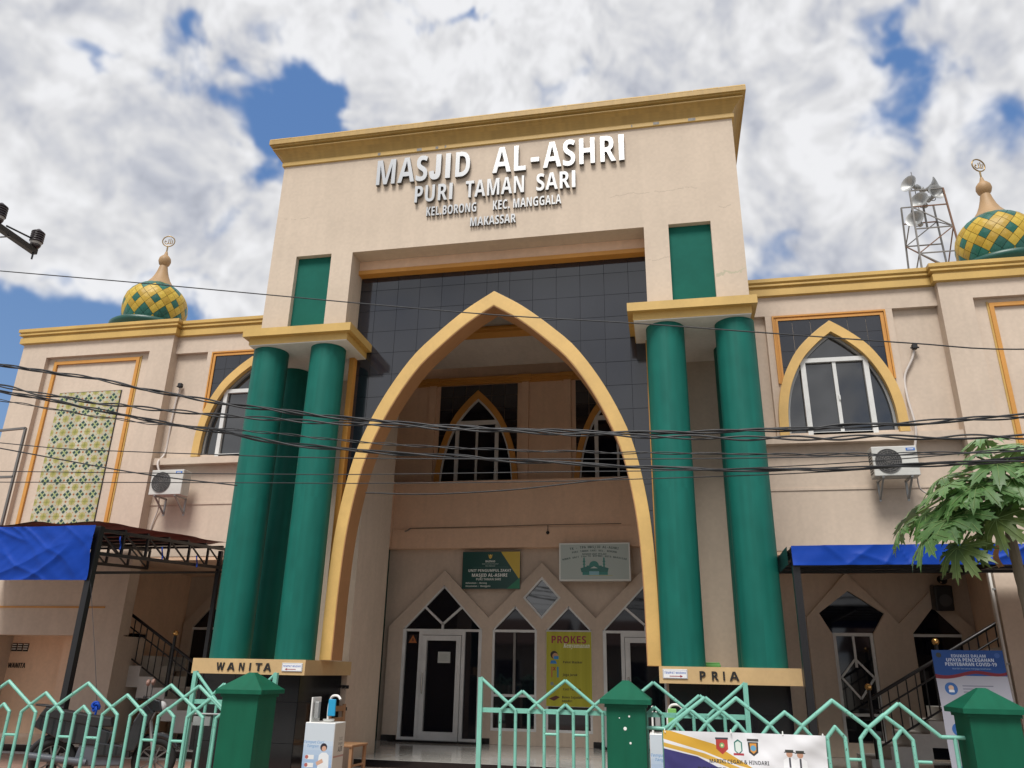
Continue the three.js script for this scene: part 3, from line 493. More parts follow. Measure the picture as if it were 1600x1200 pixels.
// ---------------------------------------------------------------- signs and prints
function board(name, label, category, x, y, z, w, h, d, mat, edge, rough) { const t = thing(name, label, category, [x, y, z]); put(t, 'panel', new RoundedBoxGeometry(w, h, d, 2, 0.006), edge); put(t, 'face', sheet(w - 0.012, h - 0.012), mat, 0, 0, d / 2 + 0.002); return t; }
const arrow = (x, a, b, w, c, right) => { rect(x, a, b - 0.006, w, 0.012, c); poly(x, right ? [[a + w, b - 0.02], [a + w + 0.04, b], [a + w, b + 0.02]] : [[a, b - 0.02], [a - 0.04, b], [a, b + 0.02]], c); };
const wudhu = (right) => print(0.34, 0.125, (x, w, h) => { rect(x, 0, 0, w, h, '#dfe1e2'); x.strokeStyle = '#8a93a5'; x.lineWidth = 0.006; x.strokeRect(0.004, 0.004, w - 0.008, h - 0.008); txt(x, 'TEMPAT WUDHU', w / 2, 0.062, 0.046, '#2f56a8', { max: 0.31 }); arrow(x, 0.09, 0.095, 0.15, '#8c2432', right); }, 0.4, 340);
board('wudhu_sign', 'small white arrow sign on the left pedestal beam', 'sign', -2.62, 1.605, 0.308, 0.31, 0.115, 0.012, wudhu(false), M.alu);
board('wudhu_sign', 'small white arrow sign on the right pedestal beam', 'sign', 2.63, 1.615, 0.308, 0.31, 0.115, 0.012, wudhu(true), M.alu);
board('zakat_sign', 'dark green and yellow signboard on the back wall above the left door', 'sign', -1.08, 3.62, -5.36, 1.26, 0.78, 0.05, print(1.26, 0.78, (x, w, h) => {
  rect(x, 0, 0, w, h, '#0d4640'); poly(x, [[0.84, 0], [w, 0], [w, 0.6]], '#c9ad32'); poly(x, [[0.98, h], [w, 0.55], [w, h]], '#117a55'); poly(x, [[0.56, 0.05], [0.61, 0.1], [0.66, 0.05], [0.64, 0.13], [0.61, 0.155], [0.58, 0.13]], '#d3b24a'); disc(x, 0.61, 0.075, 0.02, '#e0c46a');
  txt(x, 'BAZNAS', 0.61, 0.225, 0.058, '#e8ece4'); txt(x, 'Badan Amil Zakat Nasional', 0.61, 0.268, 0.03, '#cfd8d0', { style: 'normal', max: 0.4 }); txt(x, 'Kota Makassar', 0.61, 0.312, 0.034, '#d5ddd4', { style: 'italic' });
  rect(x, 0.23, 0.325, 0.78, 0.003, '#6f8f86'); txt(x, 'UNIT PENGUMPUL ZAKAT', 0.60, 0.425, 0.078, '#e9ece6', { max: 1.06 }); txt(x, 'MASJID AL-ASHRI', 0.60, 0.53, 0.096, '#f1f3ee', { max: 0.94 }); txt(x, 'PURI TAMAN SARI', 0.58, 0.605, 0.064, '#e0e4dc', { max: 0.62 });
  txt(x, 'Kelurahan  :  Borong', 0.08, 0.678, 0.048, '#dfe4dc', { align: 'left', max: 0.52 }); txt(x, 'Kecamatan  :  Manggala', 0.08, 0.74, 0.048, '#dfe4dc', { align: 'left', max: 0.56 });
}, 0.35, 900), M.steel);
board('school_sign', 'pale grey framed light box sign with a green mosque picture', 'sign', 1.14, 3.75, -5.16, 1.46, 0.77, 0.12, print(1.46, 0.77, (x, w, h) => {
  rect(x, 0, 0, w, h, '#d9dcd6'); rect(x, 0.025, 0.025, w - 0.05, h - 0.05, '#a9b6b0'); const G = '#173b34';
  const arc = (s, cy, sz, R, wid) => { x.save(); const n = s.length, tot = wid / R; for (let i = 0; i < n; i++) { const a = (i / (n - 1) - 0.5) * tot; x.save(); x.translate(w / 2 + Math.sin(a) * R, cy + (1 - Math.cos(a)) * R); x.rotate(a); txt(x, s[i], 0, 0, sz, G); x.restore(); } x.restore(); };
  arc('TK - TPA MASJID AL-ASHRI', 0.105, 0.068, 3.2, 0.98); arc('PURI TAMAN SARI KEL. BORONG', 0.175, 0.052, 2.8, 0.9); txt(x, 'NOMOR UNIT TPA.222', w / 2, 0.245, 0.048, G, { max: 0.6 }); arc('NOMOR UNIT TPA/TK BKPRMI KOTA MAKASSAR', 0.285, 0.05, 3.0, 1.3);
  const T = '#12786c'; for (const a of [0.50, 0.91]) { rect(x, a, 0.32, 0.032, 0.2, T); rect(x, a - 0.012, 0.37, 0.056, 0.02, T); rect(x, a - 0.012, 0.43, 0.056, 0.015, T); poly(x, [[a, 0.32], [a + 0.016, 0.285], [a + 0.032, 0.32]], T); }
  x.fillStyle = T; x.beginPath(); x.arc(0.72, 0.47, 0.10, Math.PI, 0); x.fill(); rect(x, 0.57, 0.465, 0.31, 0.04, T); poly(x, [[0.44, 0.52], [0.56, 0.485], [0.90, 0.485], [1.02, 0.52], [1.0, 0.60], [0.46, 0.60]], '#0f6a60'); poly(x, [[0.64, 0.52], [0.72, 0.48], [0.80, 0.52]], '#b9c7bf'); rect(x, 0.48, 0.60, 0.52, 0.055, '#157f74'); rect(x, 0.62, 0.58, 0.2, 0.075, '#7fb4c0'); rect(x, 0.6, 0.66, 0.5, 0.012, '#a9ad76');
}, 0.3, 1000), M.alu);
board('health_banner', 'yellow printed health rules banner hung over the right gable window', 'banner', 0.565, 1.685, -5.385, 0.93, 1.42, 0.006, print(0.93, 1.42, (x, w, h) => {
  rect(x, 0, 0, w, h, '#a9a51f'); for (let i = 0; i < 9; i++) rect(x, 0.05 + i * 0.105, 0, 0.05, h, i % 2 ? '#a5a11c' : '#aeaa26');
  txt(x, 'PROKES', 0.46, 0.225, 0.20, '#8f1f3d', { max: 0.84 }); txt(x, 'Kenyamanan', 0.62, 0.31, 0.11, '#e4e6e0', { style: 'italic bold', font: 'serif', max: 0.54 });
  disc(x, 0.16, 0.45, 0.075, '#2a2018'); disc(x, 0.185, 0.475, 0.06, '#b88a68'); rect(x, 0.155, 0.475, 0.1, 0.06, '#2f86c4'); poly(x, [[0.08, 0.62], [0.1, 0.56], [0.19, 0.56], [0.22, 0.62]], '#2a7cc0'); txt(x, 'Pakai Masker', 0.34, 0.61, 0.062, '#1d1d10', { align: 'left' });
  rect(x, 0.10, 0.68, 0.03, 0.2, '#b4693a'); rect(x, 0.22, 0.68, 0.035, 0.2, '#3a86a8'); txt(x, 'x', 0.165, 0.75, 0.12, '#a01c20'); txt(x, 'Jaga Jarak', 0.34, 0.85, 0.062, '#1d1d10', { align: 'left' });
  disc(x, 0.12, 1.0, 0.035, '#7f8a84'); disc(x, 0.19, 1.05, 0.03, '#8f9a94'); txt(x, 'Cuci Tangan', 0.34, 1.12, 0.062, '#1d1d10', { align: 'left' });
  poly(x, [[0.05, 1.28], [0.2, 1.22], [0.28, 1.25], [0.16, 1.32]], '#5c2f22'); txt(x, 'Bawa Sajadah', 0.32, 1.27, 0.062, '#1d1d10', { align: 'left' }); txt(x, 'sendiri', 0.32, 1.34, 0.062, '#1d1d10', { align: 'left' });
}, 0.5, 700), M.plasticWhite);
{ const t = thing('paper_notice', 'white sheet of paper taped to the left entrance door', 'paper', [-2.06, 1.86, -5.466]); put(t, 'sheet', sheet(0.27, 0.22, 6, 4, (x, y) => 0.004 + 0.004 * Math.sin(x * 20)), print(0.27, 0.22, (x, w, h) => { rect(x, 0, 0, w, h, '#b9bdb8'); for (let i = 0; i < 8; i++) rect(x, 0.04, 0.05 + i * 0.018, 0.19 - (i % 3) * 0.02, 0.004, '#9aa09c'); }, 0.7, 200)); }
{ const t = thing('warning_sticker', 'orange triangle sticker on the glass beside the left entrance door', 'sticker', [-2.76, 2.22, -5.466]); put(t, 'sheet', sheet(0.19, 0.17), new THREE.MeshPhysicalMaterial({ color: C(0.012, 0.008, 0.007), roughness: 0.3 }), 0, 0, 0.001); const g = new THREE.ShapeGeometry(shapeOf([[-0.09, -0.08], [0.09, -0.08], [0, 0.08]])); put(t, 'triangle', g, std([0.42, 0.13, 0.03], 0.5), 0, 0, 0.004); const g2 = new THREE.ShapeGeometry(shapeOf([[-0.025, -0.05], [0.025, -0.05], [0.015, 0.01], [-0.015, 0.01]])); put(t, 'pictogram', g2, std([0.16, 0.05, 0.02], 0.5), 0, 0, 0.007); }

// ---------------------------------------------------------------- air conditioners, pipes
function airCon(x, label) {
  const t = thing('air_conditioner', label, 'air conditioner', [x, 4.72, -2.42], 'outdoor units on the wings'), w = 0.70, h = 0.5, d = 0.27;
  put(t, 'casing', new RoundedBoxGeometry(w, h, d, 3, 0.015), M.acWhite, 0, h / 2, 0);
  const fx = -0.11; put(t, 'grille_plate', new THREE.CylinderGeometry(0.205, 0.205, 0.02, 40), M.acDark, fx, h / 2, d / 2 - 0.002, Math.PI / 2);
  for (let i = 0; i < 6; i++) put(t, 'grille_ring', new THREE.TorusGeometry(0.035 + i * 0.033, 0.0035, 5, 36), M.steel, fx, h / 2, d / 2 + 0.014);
  for (let i = 0; i < 6; i++) put(t, 'grille_spoke', new THREE.BoxGeometry(0.41, 0.005, 0.005), M.steel, fx, h / 2, d / 2 + 0.016, 0, 0, i * Math.PI / 6);
  put(t, 'badge', new THREE.BoxGeometry(0.14, 0.045, 0.006), M.badge, 0.25, h - 0.06, d / 2 + 0.003); put(t, 'badge_text', new THREE.BoxGeometry(0.09, 0.012, 0.003), M.plasticWhite, 0.25, h - 0.06, d / 2 + 0.007);
  for (let i = 0; i < 9; i++) put(t, 'fin', new THREE.BoxGeometry(0.004, 0.02, d * 0.7), M.acDark, -w / 2 - 0.001, 0.07 + i * 0.043, 0);
  for (const s of [-0.22, 0.22]) { put(t, 'bracket', flat([s, -0.005, 0.12], [s, -0.005, -0.27], 0.035, 0.03, [0, 1, 0]), M.galv); put(t, 'bracket', flat([s, -0.02, 0.1], [s, -0.30, -0.26], 0.03, 0.025, [1, 0, 0]), M.galv); put(t, 'bracket', flat([s, 0.0, -0.265], [s, -0.34, -0.265], 0.035, 0.02), M.galv); }
  return t;
}
airCon(-6.98, 'white outdoor unit on the left wing beside the green column'); airCon(6.37, 'white outdoor unit on the right wing under the arched window');
function conduit(name, label, cat, pts, r, mat, clamp) { const t = thing(name, label, cat, pts[0]); const q = pts.map((p) => p.map((v, i) => v - pts[0][i])); put(t, 'pipe', tube(q, r, 60, 7), mat); if (clamp) { put(t, 'clamp', new RoundedBoxGeometry(0.09, 0.10, 0.09, 2, 0.02), M.black, 0, 0.02, 0.03); put(t, 'clamp_bolt', rod([-0.07, 0.0, 0.04], [0.07, 0.0, 0.04], 0.016), M.black); } return t; }
conduit('refrigerant_pipe', 'grey pipe with black clamp running down to the right outdoor unit', 'pipe', [[7.10, 7.12, -2.74], [7.05, 6.95, -2.75], [6.87, 6.6, -2.75], [6.83, 6.2, -2.67], [6.85, 5.6, -2.58], [6.80, 5.3, -2.6], [6.74, 5.1, -2.62]], 0.022, M.pipe, true);
conduit('refrigerant_pipe', 'grey pipe with black clamp running down to the left outdoor unit', 'pipe', [[-7.36, 7.15, -2.74], [-7.42, 6.95, -2.76], [-7.46, 6.4, -2.77], [-7.48, 5.7, -2.77], [-7.46, 5.45, -2.58], [-7.36, 5.2, -2.58]], 0.022, M.pipe, true);
conduit('drain_hose', 'pale drain hose looping from the right outdoor unit to the pier', 'hose', [[6.75, 4.75, -2.6], [6.80, 4.58, -2.7], [6.95, 4.50, -2.75], [7.3, 4.5, -2.76], [7.58, 4.5, -2.62]], 0.013, M.pipe);
conduit('drain_hose', 'pale drain hose hanging below the left outdoor unit', 'hose', [[-7.3, 4.72, -2.6], [-7.38, 4.55, -2.74], [-7.48, 4.2, -2.77], [-7.52, 3.75, -2.77]], 0.013, M.pipe);
{ const t = thing('downpipe', 'white vertical pipe on the right wing pier', 'pipe', [7.56, 0.25, -2.6]); put(t, 'pipe', new THREE.CylinderGeometry(0.022, 0.022, 3.3, 10), M.pipeWhite, 0, 1.65, 0); for (const y of [0.5, 1.6, 2.7]) put(t, 'clip', new THREE.BoxGeometry(0.06, 0.03, 0.05), M.galv, 0.02, y, 0); }

// ---------------------------------------------------------------- stairs with railings
function stairs(s, label) {
  const t = thing('staircase', label, 'staircase', [s * 6.6, 0.25, -3.5], 'stairs under the wings'), n = 8, run = 0.30, rise = 0.19, x0 = 5.55, o = t.position;
  const B = (name, mat, a, b, y0, y1, z0, z1) => box(t, name, mat, Math.min(s * a, s * b), Math.max(s * a, s * b), y0, y1, z0, z1);
  for (let i = 0; i < n; i++) { const st = B('step', M.stairTile, x0 + i * run, x0 + (i + 1) * run - 0.001, Math.max(0.25, 0.25 + (i - 1) * rise), 0.25 + (i + 1) * rise, -4.1, -3.02); }
  B('landing', M.stairTile, x0 + n * run, 8.2, 0.25 + (n - 1.5) * rise, 0.25 + n * rise + 0.0, -5.4, -3.02);
  const rail = (pa, pb, z, k, up = 0.85) => {
    const A = [s * pa[0], pa[1] + up, z], E = [s * pb[0], pb[1] + up, z];
    part(t, 'handrail', rod(A, E, 0.028, 10), M.blackPaint); part(t, 'rail', rod([A[0], A[1] - 0.22, z], [E[0], E[1] - 0.22, z], 0.014), M.blackPaint); part(t, 'rail', rod([A[0], A[1] - 0.72, z], [E[0], E[1] - 0.72, z], 0.016), M.blackPaint);
    for (let i = 0; i <= k; i++) { const f = i / k, x = A[0] + (E[0] - A[0]) * f, y = A[1] + (E[1] - A[1]) * f; part(t, 'baluster', rod([x, y - 0.74, z], [x, y - 0.02, z], 0.011, 6), M.blackPaint); }
  };
  rail([x0 + 0.1, 0.45], [x0 + n * run, 0.25 + n * rise], -3.06, 16); rail([x0 + n * run, 0.25 + n * rise], [8.15, 0.25 + n * rise], -3.06, 3);
  for (const [x, y, z] of [[x0 + 0.1, 0.45, -3.06], [x0 + 1.2, 1.15, -3.06], [x0 + n * run, 1.77, -3.06]]) { const p = part(t, 'newel', rod([s * x, y - 0.1, z], [s * x, y + 0.98, z], 0.03, 10), M.blackPaint); const g = new THREE.SphereGeometry(0.055, 16, 12); g.translate(s * x, y + 1.03, z); part(p, 'finial', g, M.goldBall); }
  return t;
}
stairs(-1, 'tiled staircase with black railing under the left wing'); stairs(1, 'tiled staircase with black railing under the right wing');
function wallSpeaker(x, label) { const t = thing('wall_speaker', label, 'speaker', [x, 3.05, -5.2]); put(t, 'cabinet', new RoundedBoxGeometry(0.32, 0.46, 0.28, 2, 0.03), M.black, 0, 0, 0, 0.15); put(t, 'cone', new THREE.CylinderGeometry(0.11, 0.07, 0.04, 24), M.acDark, 0, -0.06, 0.16, Math.PI / 2 + 0.15); put(t, 'horn', lathe([[0.02, 0], [0.04, 0.05], [0.09, 0.1]], 20), M.black, 0.02, 0.28, 0.02, 1.2); put(t, 'bracket', flat([0, 0, -0.12], [0, 0, -0.3], 0.05, 0.05, [0, 1, 0]), M.black); }
wallSpeaker(7.62, 'black loudspeaker on the dark wall under the right wing'); wallSpeaker(-6.95, 'black loudspeaker on the dark wall under the left wing');

// ---------------------------------------------------------------- awnings
function wrinkle(w, h, nx, ny, amp, sd, dir = 1) {
  const ridge = (a, b, c) => 1 - Math.abs(2 * vnoise(a, b, c) - 1);
  return sheet(w, h, nx, ny, (x, y) => { const u = x, v = y, k = vnoise(u * 1.1, v * 1.3, sd + 8) - 0.5; return amp * ((vnoise(u * 0.9 + v * 1.1 * dir, v * 1.2, sd) - 0.5) * 1.3 + 0.55 * Math.pow(ridge(u * 1.9 + v * 2.6 * dir + k * 2, v * 0.9 - u * 0.3, sd + 3), 3) + 0.28 * Math.pow(ridge(u * 4.2 - v * 3.5 * dir + k * 3, v * 2.6 + u * 0.8, sd + 5), 3) + 0.12 * (vnoise(u * 11 + v * 6 * dir, v * 7, sd + 7) - 0.5)); });
}
{
  const t = thing('awning', 'awning with crumpled blue tarpaulin front and black trusses by the left stairs', 'awning', [-5.58, 0.1, 1.0]), o = t.position, L = (n, g, m) => part(t, n, g, m);
  const xr = -5.58, xl = -10.4, yt = 3.5, yb = 3.72, zf = 1.0, zb = -2.45;
  put(t, 'tarpaulin', wrinkle(4.85, 0.78, 260, 50, 0.085, 3.3, -1), M.tarp, (xl + xr) / 2 - o.x, 3.11 - o.y, 0.05);
  { const g = new THREE.PlaneGeometry(4.8, 3.5, 30, 20); const p = g.attributes.position; for (let i = 0; i < p.count; i++) p.setZ(i, 0.02 * Math.sin(p.getX(i) * 6) + 0.02 * vnoise(p.getX(i) * 3, p.getY(i) * 3, 9)); g.rotateX(-Math.PI / 2 + 0.0637); g.translate((xl + xr) / 2, 3.66, -0.72); g.computeVertexNormals(); L('roof_sheet', g, M.redSheet); }
  for (const x of [xr, xr - 1.6, xr - 3.2, xl]) {
    const top = (z) => yt + (yb - yt) * (zf - z) / (zf - zb) - 0.05;
    L('truss_chord', flat([x, top(zf), zf], [x, top(zb), zb], 0.05, 0.05, [0, 1, 0]), M.blackPaint); L('truss_chord', flat([x, top(zf) - 0.34, zf], [x, top(zb) - 0.34, zb], 0.05, 0.05, [0, 1, 0]), M.blackPaint);
    L('truss_chord', flat([x, top(zf) - 0.62, zf], [x, top(zb) - 0.42, zb], 0.04, 0.04, [0, 1, 0]), M.blackPaint);
    for (let i = 0; i <= 6; i++) { const z = zf - (zf - zb) * i / 6; L('truss_web', flat([x, top(z), z], [x, top(z) - 0.34, z], 0.035, 0.035), M.blackPaint); if (i < 6) { const z2 = zf - (zf - zb) * (i + 1) / 6; L('truss_web', flat([x, top(z), z], [x, top(z2) - 0.34, z2], 0.022, 0.022, [1, 0, 0]), M.blackPaint); } }
  }
  for (let i = 0; i < 7; i++) { const z = zf - 0.05 - i * 0.55, y = yt + (yb - yt) * (zf - z) / (zf - zb) - 0.01; L('purlin', flat([xl, y, z], [xr, y, z], 0.05, 0.04, [0, 1, 0]), M.blackPaint); }
  L('post', flat([xr, 0.1, zf - 0.02], [xr, yt, zf - 0.02], 0.09, 0.09), M.blackPaint); L('post', flat([xl, 0.1, zf - 0.02], [xl, yt, zf - 0.02], 0.09, 0.09), M.blackPaint); L('post', flat([xr, 0.1, -2.3], [xr, yb - 0.1, -2.3], 0.07, 0.07), M.blackPaint);
  for (const z of [0.55, -0.5, -1.5]) L('tie_scrap', tube([[xr + 0.03, 3.42, z], [xr + 0.06, 3.36, z + 0.03], [xr + 0.05, 3.28, z - 0.02], [xr + 0.07, 3.22, z + 0.01]], 0.012, 14, 5), M.tarp);
}
{
  const t = thing('awning', 'awning with straight blue tarpaulin edge over the right stairs', 'awning', [4.09, 0.1, 1.0]), o = t.position, L = (n, g, m) => part(t, n, g, m), xl = 4.09, xr = 9.5;
  put(t, 'tarpaulin', wrinkle(5.41, 0.235, 240, 16, 0.05, 8.1, -1), M.tarp, (xl + xr) / 2 - o.x, 2.985 - o.y, 0.03);
  { const g = new THREE.PlaneGeometry(5.41, 3.4, 30, 20); g.rotateX(-Math.PI / 2 + 0.03); g.translate((xl + xr) / 2, 3.13, -0.68); L('roof_sheet', g, M.tarpBlack); }
  { const g = wrinkle(3.2, 0.22, 60, 8, 0.03, 4.4); g.rotateY(-Math.PI / 2); g.translate(xl - 0.02, 3.0, -0.66); L('end_sheet', g, M.tarpBlack); }
  for (let i = 0; i < 6; i++) { const z = 0.95 - i * 0.6; L('purlin', flat([xl, 3.07 + (0.95 - z) * 0.03, z], [xr, 3.07 + (0.95 - z) * 0.03, z], 0.05, 0.05, [0, 1, 0]), M.blackPaint); }
  for (const x of [xl + 0.04, 6.8, xr]) { L('beam', flat([x, 3.0, 0.98], [x, 3.1, -2.4], 0.05, 0.06, [0, 1, 0]), M.blackPaint); L('post', flat([x, 0.1, 0.97], [x, 3.05, 0.97], 0.085, 0.085), M.blackPaint); }
}

// ---------------------------------------------------------------- fence, gates and posts
const pipeR = 0.0175;
function fenceBars(t, x0, x1, s, phase, z, L, extra = {}) {   // houses of two bars every s metres; a big gable over every third one
  const seg = (n, a, b, r = pipeR) => part(t, n, wuv(rod([a[0], a[1], z + (a[2] ?? 0)], [b[0], b[1], z + (b[2] ?? 0)], r, 10)), M.mint), hw = s * 0.27;
  const knob = (x, y) => { const g = new THREE.SphereGeometry(pipeR * 1.02, 10, 8); g.translate(x, y, z); return g; };
  const lo = 0.16, n0 = Math.ceil((x0 - phase) / s), n1 = Math.floor((x1 - phase) / s);
  for (let i = n0; i <= n1; i++) {
    const x = phase + i * s, k = ((i % 3) + 3) % 3, top = L.cross, sh = L.shoulder;
    const left = x - hw >= x0 - 0.001, right = x + hw <= x1 + 0.001;
    if (left) { seg('bar', [x - hw, lo], [x - hw, sh]); seg('hood', [x - hw, sh], [x, top]); part(t, 'joint', knob(x - hw, sh), M.mint); }
    if (right) { seg('bar', [x + hw, lo], [x + hw, sh]); seg('hood', [x + hw, sh], [x, top]); part(t, 'joint', knob(x + hw, sh), M.mint); }
    part(t, 'joint', knob(x, top), M.mint);
    if (k !== 1 && right && x + s - hw <= x1) seg('rung', [x + hw, L.rung], [x + s - hw, L.rung], pipeR * 0.8);
    if (k === 1 && x + s <= x1 + 0.01) { const m = x + s / 2; seg('gable', [x, top], [m, L.small]); seg('gable', [m, L.small], [x + s, top]); part(t, 'joint', knob(m, L.small), M.mint); }
    if (k === 2 && x + 2 * s <= x1 + 0.01) { const m = x + s; seg('gable', [x, top], [m, L.big], pipeR * 1.05); seg('gable', [m, L.big], [x + 2 * s, top], pipeR * 1.05); part(t, 'joint', knob(m, L.big), M.mint); }
  }
  part(t, 'bottom_rail', flat([x0, lo, z], [x1, lo, z], 0.04, 0.03), M.mint);
}
const LV = { cross: 1.165, shoulder: 1.09, small: 1.29, big: 1.40, rung: 0.80 };
{ const t = thing('fence', 'mint green fence with pointed gables left of the gateway', 'fence', [-4.2, 0.1, 3.0], 'mint fence panels'); fenceBars(t, -7.5, -1.98, 0.336, -3.68, 3.0, { ...LV, rung: 0.86 }); part(t, 'gable', rod([-2.34, 1.40, 3.0], [-1.98, 1.13, 3.0], pipeR, 10), M.mint); part(t, 'gable', rod([-2.66, 1.165, 3.0], [-2.34, 1.40, 3.0], pipeR, 10), M.mint); }
{ const t = thing('fence', 'mint green fence with pointed gables carrying the fabric banner', 'fence', [3.7, 0.1, 3.0], 'mint fence panels'); fenceBars(t, 2.36, 4.85, 0.281, 3.165, 3.0, { ...LV, cross: 1.19, shoulder: 1.10, small: 1.30, big: 1.41, rung: 0.93 });
  part(t, 'gable', rod([2.50, 1.13, 3.0], [2.885, 1.41, 3.0], pipeR, 10), M.mint); part(t, 'gable', rod([2.885, 1.41, 3.0], [3.165, 1.19, 3.0], pipeR, 10), M.mint); part(t, 'rail', rod([2.33, 1.135, 3.0], [2.50, 1.13, 3.0], pipeR, 10), M.mint);
  part(t, 'gable', rod([4.57, 1.40, 3.0], [4.88, 1.135, 3.0], pipeR, 10), M.mint); part(t, 'gable', rod([4.29, 1.19, 3.0], [4.57, 1.40, 3.0], pipeR, 10), M.mint); part(t, 'rail', rod([4.88, 1.135, 3.0], [5.1, 1.135, 3.0], pipeR, 10), M.mint); part(t, 'bar', rod([4.99, 0.16, 3.0], [4.99, 1.135, 3.0], pipeR, 10), M.mint); }
{ const t = thing('fence', 'short mint green fence end right of the last green post', 'fence', [6.2, 0.1, 3.0], 'mint fence panels'); fenceBars(t, 5.5, 7.2, 0.281, 5.4, 3.0, { ...LV, big: 1.135, small: 1.135, cross: 1.135, shoulder: 1.10 }); }
function gateLeaf(t, xa, xb, z, units) {   // high stiles at both ends, gables between
  const s = (xb - xa) / units, r = 0.0165, seg = (n, a, b, q = r) => part(t, n, wuv(rod([a[0], a[1], z], [b[0], b[1], z], q, 10)), M.mint);
  const lo = 0.2, C = 1.305, S = 1.235, hw = s * 0.27;
  part(t, 'stile', flat([xa, lo, z], [xa, 1.545, z], 0.045, 0.04), M.mint); part(t, 'stile', flat([xb, lo, z], [xb, 1.545, z], 0.045, 0.04), M.mint);
  part(t, 'rail', flat([xa, 1.235, z - 0.022], [xb, 1.235, z - 0.022], 0.045, 0.02), M.mint); part(t, 'rail', flat([xa, lo, z], [xb, lo, z], 0.05, 0.04), M.mint);
  for (let i = 1; i < units; i++) { const x = xa + i * s; for (const q of [-1, 1]) { seg('bar', [x + q * hw, lo], [x + q * hw, S]); seg('hood', [x + q * hw, S], [x, C]); } if (i < units - 1 && i % 3 !== 1) seg('rung', [x + hw, 1.03], [x + s - hw, 1.03], r * 0.8); }
  seg('gable', [xa, 1.54], [xa + s, C]); seg('gable', [xb - s, C], [xb, 1.54]);
  for (let i = 1; i + 1 < units; i++) { const x = xa + i * s; if (i % 3 === 1) { seg('gable', [x, C], [x + s / 2, 1.42]); seg('gable', [x + s / 2, 1.42], [x + s, C]); } else if (i % 3 === 2 && i + 2 < units) { seg('gable', [x, C], [x + s, 1.53]); seg('gable', [x + s, 1.53], [x + 2 * s, C]); } }
}
{ const t = thing('sliding_gate', 'mint green sliding gate standing half open behind the middle post', 'gate', [1.97, 0.1, 2.72]); gateLeaf(t, 0.66, 3.28, 2.72, 9); for (const x of [0.9, 3.05]) { const g = new THREE.CylinderGeometry(0.05, 0.05, 0.03, 16); g.rotateX(Math.PI / 2); g.translate(x, 0.15, 2.72); part(t, 'roller', g, M.steel); } }
{ const t = thing('side_gate', 'narrow mint green gate leaf behind the left post', 'gate', [-2.1, 0.1, 2.72]); gateLeaf(t, -2.58, -1.62, 2.72, 4); part(t, 'latch', boxG(-2.50, -2.30, 1.0, 1.09, 2.735, 2.765), M.galv); part(t, 'latch', rod([-2.55, 1.115, 2.75], [-2.2, 1.115, 2.75], 0.01), M.galv); }
function post(x, w, label) {
  const t = thing('gate_post', label, 'post', [x, 0, 3.0], 'green masonry gate posts'), h = w / 2;
  put(t, 'shaft', wuv(new RoundedBoxGeometry(w, 1.36, w, 2, 0.008)), M.postGreen, 0, 0.66, 0);
  put(t, 'neck', wuv(new THREE.BoxGeometry(w + 0.03, 0.03, w + 0.03)), M.postGreen, 0, 1.325, 0);
  const a = h + 0.055, V = []; const c = [[-a, -a], [a, -a], [a, a], [-a, a]], q = (x, y, z) => V.push(x, y, z);
  for (let i = 0; i < 4; i++) { const [x0, z0] = c[i], [x1, z1] = c[(i + 1) % 4], k = 0.03; q(x1, 0.04, z1); q(x0, 0.04, z0); q(k * Math.sign(x0), 0.205, k * Math.sign(z0)); q(x1, 0.04, z1); q(k * Math.sign(x0), 0.205, k * Math.sign(z0)); q(k * Math.sign(x1), 0.205, k * Math.sign(z1)); q(x1, 0, z1); q(x0, 0, z0); q(x0, 0.04, z0); q(x1, 0, z1); q(x0, 0.04, z0); q(x1, 0.04, z1); }
  q(-0.03, 0.205, -0.03); q(0.03, 0.205, 0.03); q(0.03, 0.205, -0.03); q(-0.03, 0.205, -0.03); q(-0.03, 0.205, 0.03); q(0.03, 0.205, 0.03);
  q(-a, 0, -a); q(a, 0, -a); q(a, 0, a); q(-a, 0, -a); q(a, 0, a); q(-a, 0, a);
  const g = new THREE.BufferGeometry(); g.setAttribute('position', new THREE.Float32BufferAttribute(V, 3)); g.computeVertexNormals(); put(t, 'cap', wuv(g), M.postGreen, 0, 1.34, 0);
  return t;
}
post(-1.74, 0.40, 'green masonry post with pyramid cap at the left side of the gateway');
{ const p = post(2.155, 0.36, 'green masonry post with pyramid cap and paint chips in front of the sliding gate'); for (const [x, y, r] of [[-0.01, 1.13, 0.014], [0.03, 1.235, 0.008], [0.035, 1.01, 0.009], [-0.06, 1.22, 0.005]]) { const g = new THREE.CylinderGeometry(r, r * 1.2, 0.004, 7); g.rotateX(Math.PI / 2); put(p, 'paint_chip', g, M.plasticWhite, x, y, 0.182); } }
post(5.27, 0.40, 'green masonry post with pyramid cap in front of the standing poster');

